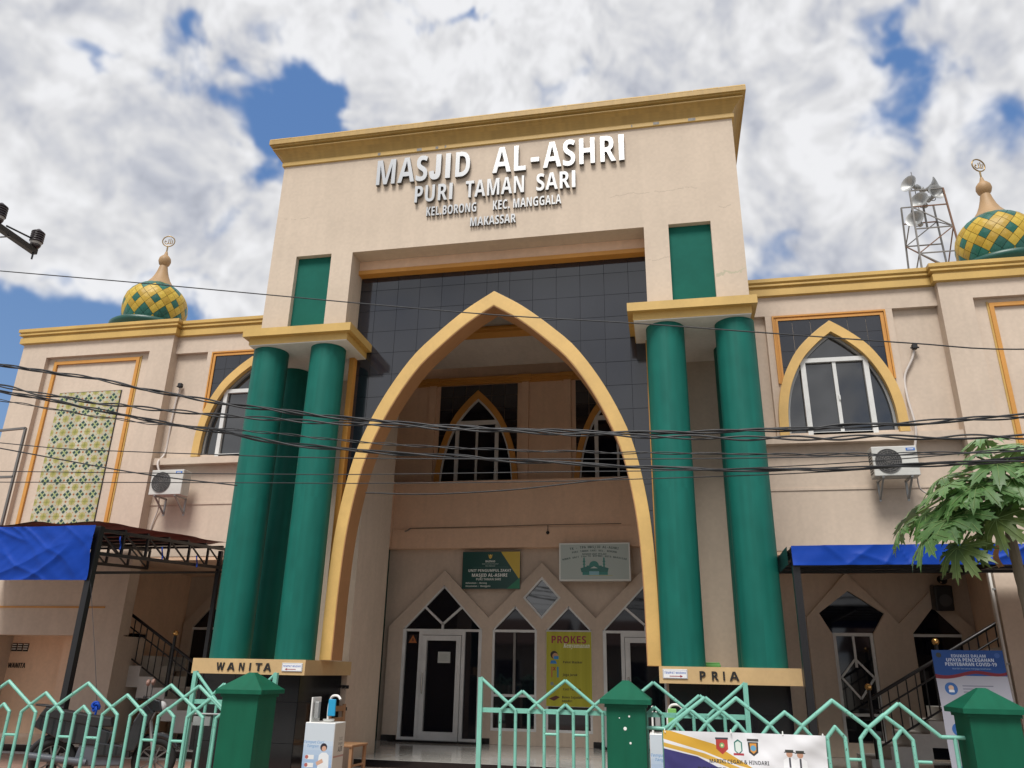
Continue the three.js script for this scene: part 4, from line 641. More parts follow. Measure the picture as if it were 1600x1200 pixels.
// banner tied to the right fence
{
  const W = 1.42, H = 0.72, t = thing('fence_banner', 'white, gold and navy printed cloth banner tied to the right fence', 'banner', [3.195, 0.76, 3.05]);
  const mat = print(W, H, (x, w, h) => {
    rect(x, 0, 0, w, h, '#d6d6da'); poly(x, [[0, 0], [0.06, 0], [0.45, 0.10], [0.80, 0.30], [0.66, 0.27], [0.35, 0.16], [0, 0.07]], '#c89b34'); poly(x, [[0, 0.10], [0.36, 0.18], [0.70, 0.30], [0.6, 0.30], [0.3, 0.2], [0, 0.135]], '#c9a040'); poly(x, [[0, 0.15], [0.30, 0.21], [0.62, 0.36], [0.80, 0.72], [0, 0.72]], '#33306a');
    poly(x, [[0.47, 0.06], [0.575, 0.06], [0.575, 0.14], [0.523, 0.185], [0.47, 0.14]], '#a83a35'); rect(x, 0.465, 0.045, 0.115, 0.016, '#3a3f4a'); disc(x, 0.522, 0.11, 0.022, '#6fa06a'); disc(x, 0.522, 0.11, 0.010, '#e2d9a0');
    poly(x, [[0.63, 0.08], [0.665, 0.055], [0.70, 0.08], [0.70, 0.15], [0.665, 0.185], [0.63, 0.15]], '#2f6a62'); poly(x, [[0.64, 0.085], [0.665, 0.07], [0.69, 0.085], [0.69, 0.15], [0.665, 0.17], [0.64, 0.15]], '#c8d2cc'); rect(x, 0.62, 0.17, 0.09, 0.018, '#a03540');
    poly(x, [[0.75, 0.075], [0.84, 0.075], [0.835, 0.16], [0.795, 0.19], [0.755, 0.16]], '#2d2b2c'); poly(x, [[0.765, 0.085], [0.825, 0.085], [0.82, 0.15], [0.795, 0.17], [0.77, 0.15]], '#c98a3c'); disc(x, 0.795, 0.125, 0.024, '#5f97b8'); rect(x, 0.745, 0.048, 0.10, 0.022, '#3c3a3a');
    txt(x, 'MARIKI CEGAH & HINDARI', 0.66, 0.258, 0.047, '#2c2c34', { max: 0.52 }); txt(x, 'PENYEBARAN', 0.52, 0.352, 0.082, '#262636', { max: 0.46 }); txt(x, 'COVID-19', 0.92, 0.352, 0.082, '#b02330', { max: 0.31 });
    for (const [a, b] of [[1.10, 0.16], [1.19, 0.165]]) { disc(x, a, b, 0.027, '#b98d76'); rect(x, a - 0.035, b - 0.035, 0.07, 0.022, '#3a3a36'); rect(x, a - 0.045, b - 0.018, 0.09, 0.007, '#20201e'); poly(x, [[a - 0.06, b + 0.2], [a - 0.055, b + 0.05], [a - 0.02, b + 0.03], [a + 0.02, b + 0.03], [a + 0.055, b + 0.05], [a + 0.06, b + 0.2]], '#e6e7ea'); rect(x, a - 0.008, b + 0.03, 0.016, 0.08, '#4a4a52'); }
    x.fillStyle = '#3f7fcf'; x.beginPath(); x.arc(1.15, 0.33, 0.055, Math.PI, 0); x.fill(); txt(x, 'DENGAN PROTOKOL KESEHATAN', 0.7, 0.48, 0.05, '#2c2c34', { max: 0.7 });
  }, 0.5, 1200);
  put(t, 'cloth', sheet(W, H, 70, 36, (x, y) => { const u = x / W + 0.5, v = 0.5 - y / H; return 0.012 * Math.sin(u * 9 + v * 4) + 0.02 * Math.exp(-Math.pow((v - 0.9 * (1 - u)) * 9, 2)) * u + 0.014 * (vnoise(u * 7 + v * 3, v * 4, 3) - 0.5) + 0.01 * (vnoise(u * 20 - v * 9, v * 7, 6) - 0.5); }), mat, 0, 0, 0.0);
  for (const [x, y] of [[-0.69, 0.34], [0.69, 0.34], [-0.1, 0.35], [0.35, 0.35]]) put(t, 'tie', tube([[x, y, 0.01], [x * 1.01, y + 0.03, -0.02], [x, y + 0.01, -0.06]], 0.005, 12, 5), M.plasticWhite);
}
// standing poster
{
  const W = 0.80, H = 1.72, t = thing('standing_poster', 'blue and white printed poster standing before the right stairs', 'poster', [6.2, 0.1, 0.0]);
  const mat = print(W, H, (x, w, h) => {
    rect(x, 0, 0, w, h, '#a9abb8'); rect(x, 0, 0, w, 0.30, '#174a94'); x.fillStyle = '#7a1a2c'; x.beginPath(); x.moveTo(0, 0.28); x.bezierCurveTo(0.2, 0.34, 0.35, 0.22, 0.5, 0.24); x.bezierCurveTo(0.62, 0.25, 0.7, 0.29, w, 0.25); x.lineTo(w, 0.285); x.bezierCurveTo(0.65, 0.33, 0.55, 0.27, 0.45, 0.275); x.bezierCurveTo(0.3, 0.29, 0.2, 0.36, 0, 0.33); x.fill(); 
    x.fillStyle = '#174a94'; txt(x, 'EDUKASI DALAM', 0.41, 0.085, 0.05, '#c9d6ea', { max: 0.40 }); txt(x, 'UPAYA PENCEGAHAN', 0.42, 0.135, 0.055, '#d5dfee', { max: 0.54 }); txt(x, 'PENYEBARAN COVID-19', 0.42, 0.185, 0.055, '#d5dfee', { max: 0.58 }); txt(x, 'Marilah bersama menjaga kesehatan', 0.42, 0.225, 0.026, '#a9bedf', { style: 'normal' });
    disc(x, 0.075, 0.06, 0.03, '#3b3f38'); disc(x, 0.73, 0.06, 0.03, '#3a62ab'); const rows = [0.45, 0.68, 0.91, 1.14, 1.37];
    rows.forEach((y, i) => { const a = i % 2 ? 0.66 : 0.15; disc(x, a, y, 0.072, '#2f62a4'); disc(x, a, y - 0.01, 0.03, '#d4b49c'); rect(x, a - 0.03, y + 0.012, 0.06, 0.03, '#dfe3ea'); const l = i % 2 ? 0.12 : 0.28; for (let k = 0; k < 3; k++) rect(x, l, y - 0.04 + k * 0.035, 0.34 - k * 0.06, 0.012, '#77798a'); });
  }, 0.45, 640);
  put(t, 'sheet', sheet(W, H, 10, 20, (x, y) => 0.02 * Math.sin(x * 3) + 0.008 * Math.sin(y * 7)), mat, 0, 1.0, 0, -0.05, 0, 0);
  put(t, 'pole', rod([-0.39, 0.12, -0.03], [0.39, 1.86, -0.08], 0.008), M.galv); put(t, 'pole', rod([0.39, 0.12, -0.03], [-0.39, 1.86, -0.08], 0.008), M.galv); put(t, 'leg', rod([0, 0.9, -0.05], [0, 0.0, -0.5], 0.01), M.galv); put(t, 'leg', rod([-0.3, 0.0, 0.05], [-0.39, 0.14, -0.03], 0.008), M.galv); put(t, 'leg', rod([0.3, 0.0, 0.05], [0.39, 0.14, -0.03], 0.008), M.galv);
}

// ---------------------------------------------------------------- hand washing stand, soap, chair, motorcycle
{
  const t = thing('hand_washing_stand', 'printed hand washing box with tap and soap dispenser by the left pedestal', 'washstand', [-1.78, 0.1, 0.9]), w = 0.40, h = 0.86, d = 0.34;
  put(t, 'cabinet', new RoundedBoxGeometry(w, h, d, 2, 0.01), M.plasticWhite, 0, h / 2, 0);
  put(t, 'front_print', sheet(w - 0.01, h - 0.02), print(0.39, 0.84, (x, a, b) => {
    rect(x, 0, 0, a, b, '#c4cfd8'); for (let i = 0; i < 12; i++) rect(x, 0, 0.2 + i * 0.053, a, 0.054, `rgb(${190 - i * 9},${206 - i * 6},${222 - i * 2})`); txt(x, 'Tempat Cuci', 0.13, 0.23, 0.045, '#7ba0c8', { style: 'italic bold' }); txt(x, 'Tangan', 0.12, 0.275, 0.045, '#7ba0c8', { style: 'italic bold' });
    disc(x, 0.27, 0.27, 0.045, '#2b2530'); disc(x, 0.275, 0.285, 0.03, '#c9a08a'); poly(x, [[0.20, 0.62], [0.215, 0.36], [0.25, 0.33], [0.31, 0.33], [0.345, 0.36], [0.36, 0.62]], '#dfe6ea'); poly(x, [[0.18, 0.44], [0.26, 0.40], [0.28, 0.44], [0.2, 0.48]], '#cba48e');
    for (let i = 0; i < 4; i++) { rect(x, 0.04, 0.36 + i * 0.09, 0.11, 0.05, '#dfe3e4'); disc(x, 0.055, 0.385 + i * 0.09, 0.022, '#b0625c'); }
  }, 0.4, 420), 0, h / 2, d / 2 + 0.003);
  put(t, 'side_print', sheet(d - 0.02, h - 0.02), print(0.32, 0.84, (x, a, b) => { rect(x, 0, 0, a, b, '#c9c6ba'); txt(x, 'CUCI', 0.2, 0.2, 0.05, '#3a3a36', { style: 'normal' }); txt(x, 'tangan', 0.2, 0.25, 0.045, '#3a3a36', { style: 'normal' }); txt(x, 'AIR', 0.2, 0.33, 0.08, '#2a2a28'); rect(x, 0, 0.37, a, 0.02, '#b08a80'); }, 0.4, 300), w / 2 + 0.003, h / 2, 0, 0, Math.PI / 2);
  put(t, 'back_panel', new RoundedBoxGeometry(0.02, 0.3, 0.26, 2, 0.005), M.plasticWhite, -0.16, h + 0.14, 0); put(t, 'soap_dispenser', new RoundedBoxGeometry(0.06, 0.2, 0.07, 2, 0.012), M.galv, -0.10, h + 0.14, 0.08); put(t, 'tap', tube([[0.02, h, 0], [0.02, h + 0.2, 0], [0.06, h + 0.3, 0.02], [0.15, h + 0.31, 0.05], [0.2, h + 0.27, 0.07]], 0.016, 30, 8), M.plasticWhite); put(t, 'towel', new RoundedBoxGeometry(0.10, 0.2, 0.03, 2, 0.01), M.plasticBlue, 0.07, h + 0.17, 0.02); put(t, 'basin', lathe([[0.0, 0.0], [0.06, 0.005], [0.075, 0.03], [0.07, 0.035]], 24), M.plasticWhite, 0.05, h + 0.002, 0.04);
}
{ const src = scene.getObjectByName('hand_washing_stand'), c = src.clone(); c.name = numbered('hand_washing_stand'); c.position.set(2.5, 0.1, 0.9); c.userData = { label: 'hand washing box with tap behind the fence by the right pedestal', category: 'washstand', group: 'hand washing boxes' }; src.userData.group = 'hand washing boxes'; scene.add(c); c.children.find((o) => o.name === 'towel').material = std([0.16, 0.42, 0.10], 0.5); }
{ const t = thing('folded_mat', 'small folded green mat lying on the right pedestal', 'mat', [3.12, 1.706, -0.45]); put(t, 'mat', new RoundedBoxGeometry(0.24, 0.045, 0.16, 3, 0.015), std([0.10, 0.30, 0.08], 0.8), 0, 0.0225, 0); put(t, 'fold', new RoundedBoxGeometry(0.2, 0.02, 0.14, 3, 0.009), std([0.12, 0.34, 0.10], 0.8), 0.01, 0.055, 0); }
{ const t = thing('soap_bottle', 'clear pump soap bottle standing on the left pedestal', 'bottle', [-2.52, 1.706, -0.1]); put(t, 'bottle', lathe([[0, 0], [0.032, 0], [0.034, 0.02], [0.034, 0.1], [0.025, 0.125], [0.012, 0.135], [0.012, 0.15]], 20), new THREE.MeshPhysicalMaterial({ color: C(0.7, 0.74, 0.66), roughness: 0.15, transmission: 0.6, thickness: 0.02 })); put(t, 'pump', rod([0, 0.15, 0], [0, 0.19, 0], 0.008), M.plasticWhite); put(t, 'nozzle', rod([-0.005, 0.19, 0], [0.035, 0.185, 0.01], 0.007), M.plasticWhite); }
{ const t = thing('wooden_chair', 'brown wooden chair beside the hand washing stand', 'chair', [-2.15, 0.1, -0.75]); for (const [x, z] of [[-0.2, 0.2], [0.2, 0.2]]) put(t, 'leg', new RoundedBoxGeometry(0.045, 0.45, 0.045, 2, 0.006), M.wood, x, 0.225, z); for (const x of [-0.2, 0.2]) put(t, 'back_post', new RoundedBoxGeometry(0.045, 1.0, 0.045, 2, 0.006), M.wood, x, 0.5, -0.2); t.rotation.y = 1.45; put(t, 'seat', new RoundedBoxGeometry(0.48, 0.035, 0.46, 2, 0.01), M.wood, 0, 0.46, 0); for (const y of [0.62, 0.78, 0.94]) put(t, 'slat', new RoundedBoxGeometry(0.40, 0.075, 0.022, 2, 0.006), M.wood, 0, y, -0.2); for (const z of [-0.2, 0.2]) put(t, 'stretcher', new RoundedBoxGeometry(0.38, 0.03, 0.025, 2, 0.006), M.wood, 0, 0.2, z); }
{ const t = thing('hook_rack', 'black hook rack on the cream pier beside the left pedestal', 'rack', [-2.30, 1.33, -1.40]); for (const y of [0, -0.32]) { put(t, 'rail', new RoundedBoxGeometry(0.4, 0.05, 0.02, 2, 0.006), M.black, -0.35, y, 0); for (let i = 0; i < 6; i++) put(t, 'hook', tube([[-0.5 + i * 0.06, y, 0.01], [-0.5 + i * 0.06, y - 0.03, 0.04], [-0.5 + i * 0.06, y - 0.05, 0.03]], 0.006, 10, 5), M.chrome); } }
{
  const t = thing('motorcycle', 'black motorcycle parked behind the left fence', 'motorcycle', [-4.98, 0.1, 0.75]), tire = new THREE.TorusGeometry(0.235, 0.05, 12, 36), rim = new THREE.TorusGeometry(0.19, 0.012, 8, 32); t.rotation.y = 0.5;
  for (const x of [-0.62, 0.62]) { const w = put(t, 'wheel', tire, M.rubber, x, 0.285, 0); put(w, 'rim', rim, M.galv); put(w, 'hub', new THREE.CylinderGeometry(0.05, 0.05, 0.1, 16), M.steel, 0, 0, 0, Math.PI / 2); for (let i = 0; i < 5; i++) put(w, 'spoke', new THREE.BoxGeometry(0.37, 0.02, 0.015), M.steel, 0, 0, 0, 0, 0, i * Math.PI / 5); }
  const ext = (pts, d) => { const g = new THREE.ExtrudeGeometry(shapeOf(pts), { depth: d, bevelEnabled: true, bevelSize: 0.02, bevelThickness: 0.03, bevelSegments: 3 }); g.translate(0, 0, -d / 2); return wuv(g); };
  put(t, 'tail_fairing', ext([[-0.9, 0.72], [-0.5, 0.52], [0.0, 0.48], [0.05, 0.62], [-0.2, 0.70], [-0.85, 0.84]], 0.16), M.bikeBlack); put(t, 'leg_shield', ext([[0.22, 0.42], [0.36, 0.42], [0.52, 0.88], [0.42, 0.98], [0.32, 0.78]], 0.26), M.bikeBlack); put(t, 'engine', ext([[-0.35, 0.24], [0.2, 0.24], [0.26, 0.45], [-0.3, 0.5]], 0.12), M.bikeGrey); put(t, 'footboard', ext([[-0.1, 0.36], [0.3, 0.34], [0.3, 0.44], [-0.1, 0.5]], 0.2), M.bikeBlack);
  put(t, 'seat', ext([[-0.85, 0.85], [-0.2, 0.72], [0.02, 0.72], [0.0, 0.80], [-0.3, 0.84], [-0.8, 0.93]], 0.18), M.seat); put(t, 'headlight', ext([[0.44, 0.92], [0.62, 0.90], [0.58, 1.02], [0.44, 1.06]], 0.18), M.bikeBlack); put(t, 'lamp', new THREE.SphereGeometry(0.08, 18, 12), M.lamp, 0.6, 0.95, 0);
  put(t, 'fork', rod([0.62, 0.285, 0.075], [0.46, 0.92, 0.075], 0.02), M.galv); put(t, 'fork', rod([0.62, 0.285, -0.075], [0.46, 0.92, -0.075], 0.02), M.galv); put(t, 'handlebar', tube([[0.36, 1.06, -0.33], [0.44, 1.05, -0.16], [0.46, 1.04, 0], [0.44, 1.05, 0.16], [0.36, 1.06, 0.33]], 0.015, 30, 8), M.black);
  for (const s of [-1, 1]) { const m = put(t, 'mirror', new THREE.SphereGeometry(0.06, 16, 10).scale(0.5, 0.75, 1.1), M.mirrorBack, 0.42, 1.27, s * 0.31); put(m, 'stem', rod([0, -0.04, 0], [0.0, -0.21, -s * 0.06], 0.007), M.black); put(t, 'grip', rod([0.36, 1.06, s * 0.33], [0.32, 1.065, s * 0.42], 0.02), M.rubber); }
  put(t, 'front_fender', new THREE.TorusGeometry(0.30, 0.05, 8, 18, 2.0), M.bikeBlack, 0.62, 0.285, 0, 0, 0, 0.55); put(t, 'rear_fender', new THREE.TorusGeometry(0.30, 0.04, 8, 14, 1.4), M.black, -0.62, 0.285, 0, 0, 0, 1.6); put(t, 'exhaust', rod([-0.9, 0.36, 0.13], [-0.2, 0.27, 0.12], 0.045, 14), M.bikeGrey); put(t, 'carrier', tube([[-0.6, 0.94, 0.1], [-0.92, 0.97, 0.08], [-0.95, 0.97, 0], [-0.92, 0.97, -0.08], [-0.6, 0.94, -0.1]], 0.012, 24, 6), M.black);
}
{ const t = thing('tie_rope', 'thin rope with a blue knot from the awning down to the left fence', 'rope', [-3.52, 1.17, 3.0]); put(t, 'rope', tube([[0, 0, 0], [-0.65, 0.5, -0.65], [-1.98, 1.5, -1.96]], 0.0035, 20, 5), M.cable); put(t, 'knot', new THREE.TorusKnotGeometry(0.03, 0.014, 40, 6), M.tarp, 0, 0, 0.02); put(t, 'loose_end', tube([[0, 0, 0.02], [0.03, -0.03, 0.04], [0.02, -0.08, 0.03]], 0.012, 12, 5), M.tarp); }

// ---------------------------------------------------------------- loudspeaker tower on the roof
{
  const cx = 8.98, cz = -6.2, b0 = 8.6, t = thing('lattice_tower', 'rusty steel lattice tower on the roof carrying four horn loudspeakers', 'tower', [cx, b0, cz]), H = 3.75, w0 = 0.50, w1 = 0.36, W = (y) => w0 + (w1 - w0) * y / H, cor = (i, y) => { const s = [[-1, 1], [1, 1], [1, -1], [-1, -1]][i % 4]; return [s[0] * W(y), y, s[1] * W(y)]; };
  const lv = [0, 0.7, 1.4, 2.05, 2.7, 3.3, H];
  for (let i = 0; i < 4; i++) { put(t, 'leg', flat(cor(i, 0), cor(i, H), 0.035, 0.035), i === 1 ? M.rust : M.steel); for (let k = 0; k + 1 < lv.length; k++) { put(t, 'brace', flat(cor(i, lv[k + 1]), cor(i + 1, lv[k + 1]), 0.025, 0.025), k % 3 === 1 ? M.rust : M.steel); if (k < 5) put(t, 'brace', (i + k) % 2 ? flat(cor(i, lv[k]), cor(i + 1, lv[k + 1]), 0.022, 0.022) : flat(cor(i + 1, lv[k]), cor(i, lv[k + 1]), 0.022, 0.022), k % 2 ? M.rust : M.steel); } }
  put(t, 'lightning_rod', rod([-0.1, H - 0.3, 0], [-0.12, H + 0.75, 0], 0.01), M.steel); put(t, 'mast', rod([0, H - 0.8, 0], [0, H + 0.15, 0], 0.025), M.steel);
  const horn = lathe([[0.035, -0.30], [0.045, -0.2], [0.06, -0.12], [0.1, -0.02], [0.17, 0.05], [0.225, 0.085], [0.235, 0.085], [0.235, 0.095], [0.17, 0.06], [0.1, -0.005], [0.03, -0.06], [0.0, -0.06]], 32);
  const hornLift = 0.12, horns = [['left pointing grey horn loudspeaker on top of the roof tower', -0.24, H + 0.18, 0.15, -0.9, 0.6], ['right pointing grey horn loudspeaker on top of the roof tower', 0.27, H + 0.12, 0.1, 0.95, 0.5], ['lower right grey horn loudspeaker inside the roof tower', 0.20, H - 0.22, 0.3, 0.25, 0.25], ['upper left grey horn loudspeaker inside the roof tower', -0.14, H - 0.38, 0.28, -0.65, 0.1], ['lowest grey horn loudspeaker on the left of the roof tower', -0.32, H - 0.88, 0.3, -0.6, 0.05]];
  for (const [l, x, y, z, ya] of horns) { const h = thing('horn_speaker', l, 'loudspeaker', [cx + x, b0 + y + hornLift, cz + z], 'horn loudspeakers'); h.rotation.y = ya; h.scale.setScalar(0.86); put(h, 'horn', horn, M.galv, 0, 0, 0, Math.PI / 2 - 0.12); put(h, 'driver', new THREE.CylinderGeometry(0.07, 0.07, 0.12, 20), M.galv, 0, 0.02, -0.3, Math.PI / 2 - 0.12); put(h, 'bracket', new THREE.TorusGeometry(0.09, 0.012, 6, 16, 3.14), M.steel, 0, -0.03, -0.15, 0, 0, Math.PI); }
}

// ---------------------------------------------------------------- papaya tree
{
  const bx = 5.92, bz = 2.7, t = thing('papaya_tree', 'papaya tree with big lobed leaves at the right edge', 'tree', [bx, 0.1, bz]);
  const trunk = tube([[0, 0, 0], [0.02, 1.0, 0.0], [-0.02, 2.0, 0.02], [-0.05, 2.75, 0.02], [-0.04, 3.35, 0.0]], 0.06, 50, 12); { const p = trunk.attributes.position; for (let i = 0; i < p.count; i++) { const k = 1.15 - p.getY(i) * 0.14 + 0.05 * Math.sin(p.getY(i) * 34); p.setX(i, p.getX(i) * 1 + (k - 1) * (p.getX(i) + 0.02)); p.setZ(i, p.getZ(i) * k); } trunk.computeVertexNormals(); }
  put(t, 'trunk', trunk, M.bark);
  const crown = put(t, 'crown', new THREE.SphereGeometry(0.075, 14, 10).scale(1, 1.6, 1), M.petiole, -0.04, 3.36, 0);
  function leafG(R, droop, sd) {
    const pts = [], lobes = 9, span = 150 * D2R;
    for (let i = 0; i < lobes; i++) {
      const a = -span + 2 * span * i / (lobes - 1), len = R * (0.62 + 0.38 * Math.cos(a * 0.52)) * (0.92 + 0.16 * vnoise(i, sd, 1)), da = span / (lobes - 1), P = (ang, r) => pts.push([Math.sin(ang) * r, Math.cos(ang) * r]);
      P(a - da * 0.98, len * 0.46); P(a - da * 0.72, len * 0.60); P(a - da * 0.90, len * 0.78); P(a - da * 0.52, len * 0.74); P(a - da * 0.50, len * 0.93); P(a - da * 0.22, len * 0.86); P(a, len * 1.05); P(a + da * 0.22, len * 0.86); P(a + da * 0.50, len * 0.93); P(a + da * 0.52, len * 0.74); P(a + da * 0.90, len * 0.78); P(a + da * 0.72, len * 0.60);
    }
    pts.push([0.02, -0.03], [-0.02, -0.03]);
    const g = new THREE.ShapeGeometry(shapeOf(pts)), p = g.attributes.position;
    for (let i = 0; i < p.count; i++) { const x = p.getX(i), y = p.getY(i), r = Math.hypot(x, y), a = Math.atan2(x, y), da = span / (lobes - 1), f = ((a + span) / (2 * da)) % 1, fold = Math.abs(Math.abs(f - Math.round(f))) * 2; p.setXYZ(i, x, -droop * r * r / R + 0.10 * r * fold + 0.03 * vnoise(x * 9, y * 9, sd), y); }
    g.computeVertexNormals();
    const ribs = []; for (let i = 0; i < lobes; i++) { const a = -span + 2 * span * i / (lobes - 1), len = R * (0.62 + 0.38 * Math.cos(a * 0.52)) * 0.88, q = []; for (let k = 0; k <= 5; k++) { const r = len * k / 5, x = Math.sin(a) * r, y = Math.cos(a) * r; q.push([x, -droop * r * r / R + 0.012 + 0.03 * vnoise(x * 9, y * 9, sd), y]); } ribs.push(tube(q, 0.0032, 8, 4)); }
    g.userData.veins = mergeGeometries(ribs); return g;
  }
  const variants = [0, 1, 2, 3, 4].map((i) => leafG(0.27 + 0.025 * i, 0.22 + 0.12 * (i % 3), i * 3.1));
  const place = (ax, ay, az, v, roll, pitch, mi, y0, yaw) => {   // leaf blade at the end of its stalk
    const tip = new THREE.Vector3(ax, ay, az), base = new THREE.Vector3(-0.04, y0, 0), m = base.clone().lerp(tip, 0.55); m.y += 0.09;
    const leaf = put(t, 'leaf', variants[v], M.leaf[mi], tip.x, tip.y, tip.z); leaf.rotation.set(0, 0, 0, 'YXZ');
    leaf.rotation.order = 'YXZ'; leaf.rotation.y = yaw ?? Math.atan2(ax - base.x, az - base.z); leaf.rotation.x = pitch; leaf.rotation.z = roll; put(leaf, 'veins', variants[v].userData.veins, M.vein);
    put(t, 'petiole', tube([base.toArray(), m.toArray(), tip.toArray()], 0.011, 18, 6), M.petiole); return leaf;
  };
  const spots = [[-0.62, 3.25, 0.25, 3, 0.1, 0.5, 1], [-0.78, 3.02, 0.10, 2, -0.2, 0.75, 0], [-0.85, 2.78, 0.30, 4, 0.2, 0.8, 1], [-0.55, 2.95, 0.42, 3, 0.1, 0.85, 2], [-0.40, 3.22, 0.45, 4, -0.1, 0.6, 0], [-0.30, 3.55, 0.28, 3, 0.2, 0.35, 0], [-0.50, 3.42, -0.1, 2, 0, 0.4, 2], [0.10, 3.62, 0.35, 4, 0, 0.35, 1], [0.42, 3.55, 0.2, 3, 0, 0.4, 0], [0.55, 3.25, 0.4, 4, 0.1, 0.6, 1], [0.3, 2.98, 0.5, 2, 0, 0.9, 2], [-0.28, 2.90, 0.40, 2, 0.3, 1.0, 3], [-0.62, 2.66, 0.32, 2, -0.1, 0.95, 3], [0.05, 3.15, 0.55, 3, 0.1, 0.8, 0], [-0.75, 3.12, -0.35, 3, 0, 0.6, 2], [-0.2, 3.3, -0.6, 4, 0, 0.5, 0], [0.5, 3.4, -0.45, 4, 0, 0.5, 2], [0.7, 3.0, -0.1, 3, 0, 0.8, 1], [-0.1, 3.78, 0.02, 2, 0.1, 0.1, 1], [0.25, 3.7, -0.2, 2, 0, 0.2, 0], [-0.42, 2.72, 0.15, 1, 0.2, 1.1, 3], [-0.95, 2.92, -0.1, 1, 0.1, 0.8, 0], [-0.15, 3.05, 0.3, 1, 0.3, 0.9, 2], [-0.35, 3.08, 0.1, 2, -0.3, 0.7, 2], [-0.55, 3.15, 0.35, 3, 0.15, 0.7, 0], [-0.2, 3.42, 0.42, 4, -0.15, 0.55, 2], [-0.7, 2.9, 0.38, 3, -0.2, 0.7, 2], [0.15, 3.38, 0.48, 3, 0.1, 0.6, 1], [-0.12, 3.25, 0.5, 2, 0.2, 0.7, 1], [-0.45, 3.32, 0.2, 3, 0, 0.5, 1]];
  for (const [x, y, z, v, ro, pi, mi] of spots) place(x, y, z, v, ro, pi, mi, 3.3 - 0.35 * Math.max(0, 3.2 - y));
  const dry = put(t, 'dry_leaf', wuv(new THREE.PlaneGeometry(0.07, 0.36, 4, 10)), M.dryLeaf, -0.27, 2.68, 0.2, 0.2, 0.4, 0.2); { const p = dry.geometry.attributes.position; for (let i = 0; i < p.count; i++) p.setZ(i, 0.05 * Math.sin(p.getY(i) * 16) + 0.6 * Math.abs(p.getX(i))); dry.geometry.computeVertexNormals(); }
}

// ---------------------------------------------------------------- utility pole and overhead cables
{
  const pole = (px, label) => {
    const t = thing('utility_pole', label, 'utility pole', [px, 0, 3.7], 'utility poles along the street');
    put(t, 'pole', new THREE.CylinderGeometry(0.10, 0.15, 9.0, 20), M.concrete, 0, 4.5, 0);
    put(t, 'crossarm', flat([0.10, 7.5, 1.45], [0.0, 7.5, -1.47], 0.085, 0.085, [0, 1, 0]), M.blackPaint); put(t, 'brace', flat([0.06, 6.9, -0.1], [0.04, 7.46, -0.95], 0.03, 0.02, [0, 1, 0]), M.steel); put(t, 'stay', rod([0.04, 7.58, -0.85], [0.0, 7.68, -1.4], 0.014), M.blackPaint);
    for (const z of [1.2, -0.70, -1.42]) { const ins = put(t, 'insulator', lathe([[0.0, 0.05], [0.055, 0.05], [0.075, 0.09], [0.075, 0.14], ...[0, 1, 2, 3, 4].flatMap((i) => [[0.095, 0.15 + i * 0.036], [0.095, 0.167 + i * 0.036], [0.074, 0.172 + i * 0.036], [0.074, 0.184 + i * 0.036]]), [0.055, 0.34], [0.022, 0.37], [0, 0.37]], 24), M.porcelain, 0.02, 7.5, z); put(ins, 'collar', new THREE.CylinderGeometry(0.082, 0.072, 0.055, 20), M.porcelainPale, 0, 0.11, 0); put(ins, 'pin', rod([0, -0.15, 0], [0, 0.06, 0], 0.013), M.blackPaint); }
    for (const y of [3.6, 4.3, 4.9]) put(t, 'cable_clamp', new THREE.TorusGeometry(0.135, 0.018, 8, 24), M.steel, 0, y, 0, Math.PI / 2);
  };
  pole(-6.68, 'utility pole with crossarm and dark insulators at the left edge'); pole(15.6, 'utility pole far along the street on the right');
}
{ const t = thing('steel_frame', 'small grey steel frame standing up behind the tarpaulin at the left edge', 'frame', [-6.72, 3.5, 0.6]); const z = 0.6 - 0.6; for (const [a, b] of [[[-0.95, 0.45], [-0.95, 1.72]], [[-0.95, 1.72], [-1.6, 1.69]], [[-0.95, 0.9], [-1.6, 0.9]], [[-1.6, 0.0], [-1.6, 1.72]], [[-0.95, 0.0], [-0.95, 0.45]]]) put(t, 'bar', flat([a[0], a[1], z], [b[0], b[1], z], 0.035, 0.035), M.steel); }
function cable(label, pts, z0, z1, strands, r, twist, ends) {
  const a = pts[0], b = pts[1], y = pts[pts.length - 2], q = pts[pts.length - 1], full = [...pts]; const sl = (b[1] - a[1]) / (b[0] - a[0]), sr = (q[1] - y[1]) / (q[0] - y[0]);
  if (ends[0]) full.unshift([ends[0], a[1] + sl * (ends[0] - a[0])]); if (ends[1]) full.push([ends[1], q[1] + Math.max(0.03, sr * 1.2) * (ends[1] - q[0])]);   // on to the next pole
  const x0 = full[0][0], x1 = full[full.length - 1][0], V = full.map(([x, yy]) => new THREE.Vector3(x, yy, z0 + (z1 - z0) * (x - x0) / (x1 - x0))), curve = new THREE.CatmullRomCurve3(V, false, 'centripetal');
  const t = thing('overhead_cable', label, 'cable', V[0].toArray(), 'overhead cables'), L = curve.getLength(), n = strands > 1 ? Math.round(L * 26) : 120;
  if (strands === 1) { put(t, 'strand', new THREE.TubeGeometry(curve, n, r, 6).translate(-V[0].x, -V[0].y, -V[0].z), M.cable); return; }
  for (let s = 0; s < strands; s++) { const P = []; const m = Math.round(L * 9); for (let i = 0; i <= m; i++) { const u = i / m, p = curve.getPointAt(u), loose = 0.9 + 1.5 * vnoise(u * L * 0.9, s * 3.1, twist), ang = u * L * twist + s * 2 * Math.PI / strands + 2 * vnoise(u * L * 0.7, 1, s); p.y += Math.cos(ang) * r * loose; p.z += Math.sin(ang) * r * loose; P.push(p.sub(V[0])); } put(t, 'strand', new THREE.TubeGeometry(new THREE.CatmullRomCurve3(P), n, r * (s === 0 ? 1 : 0.85), 6), M.cable); }
}
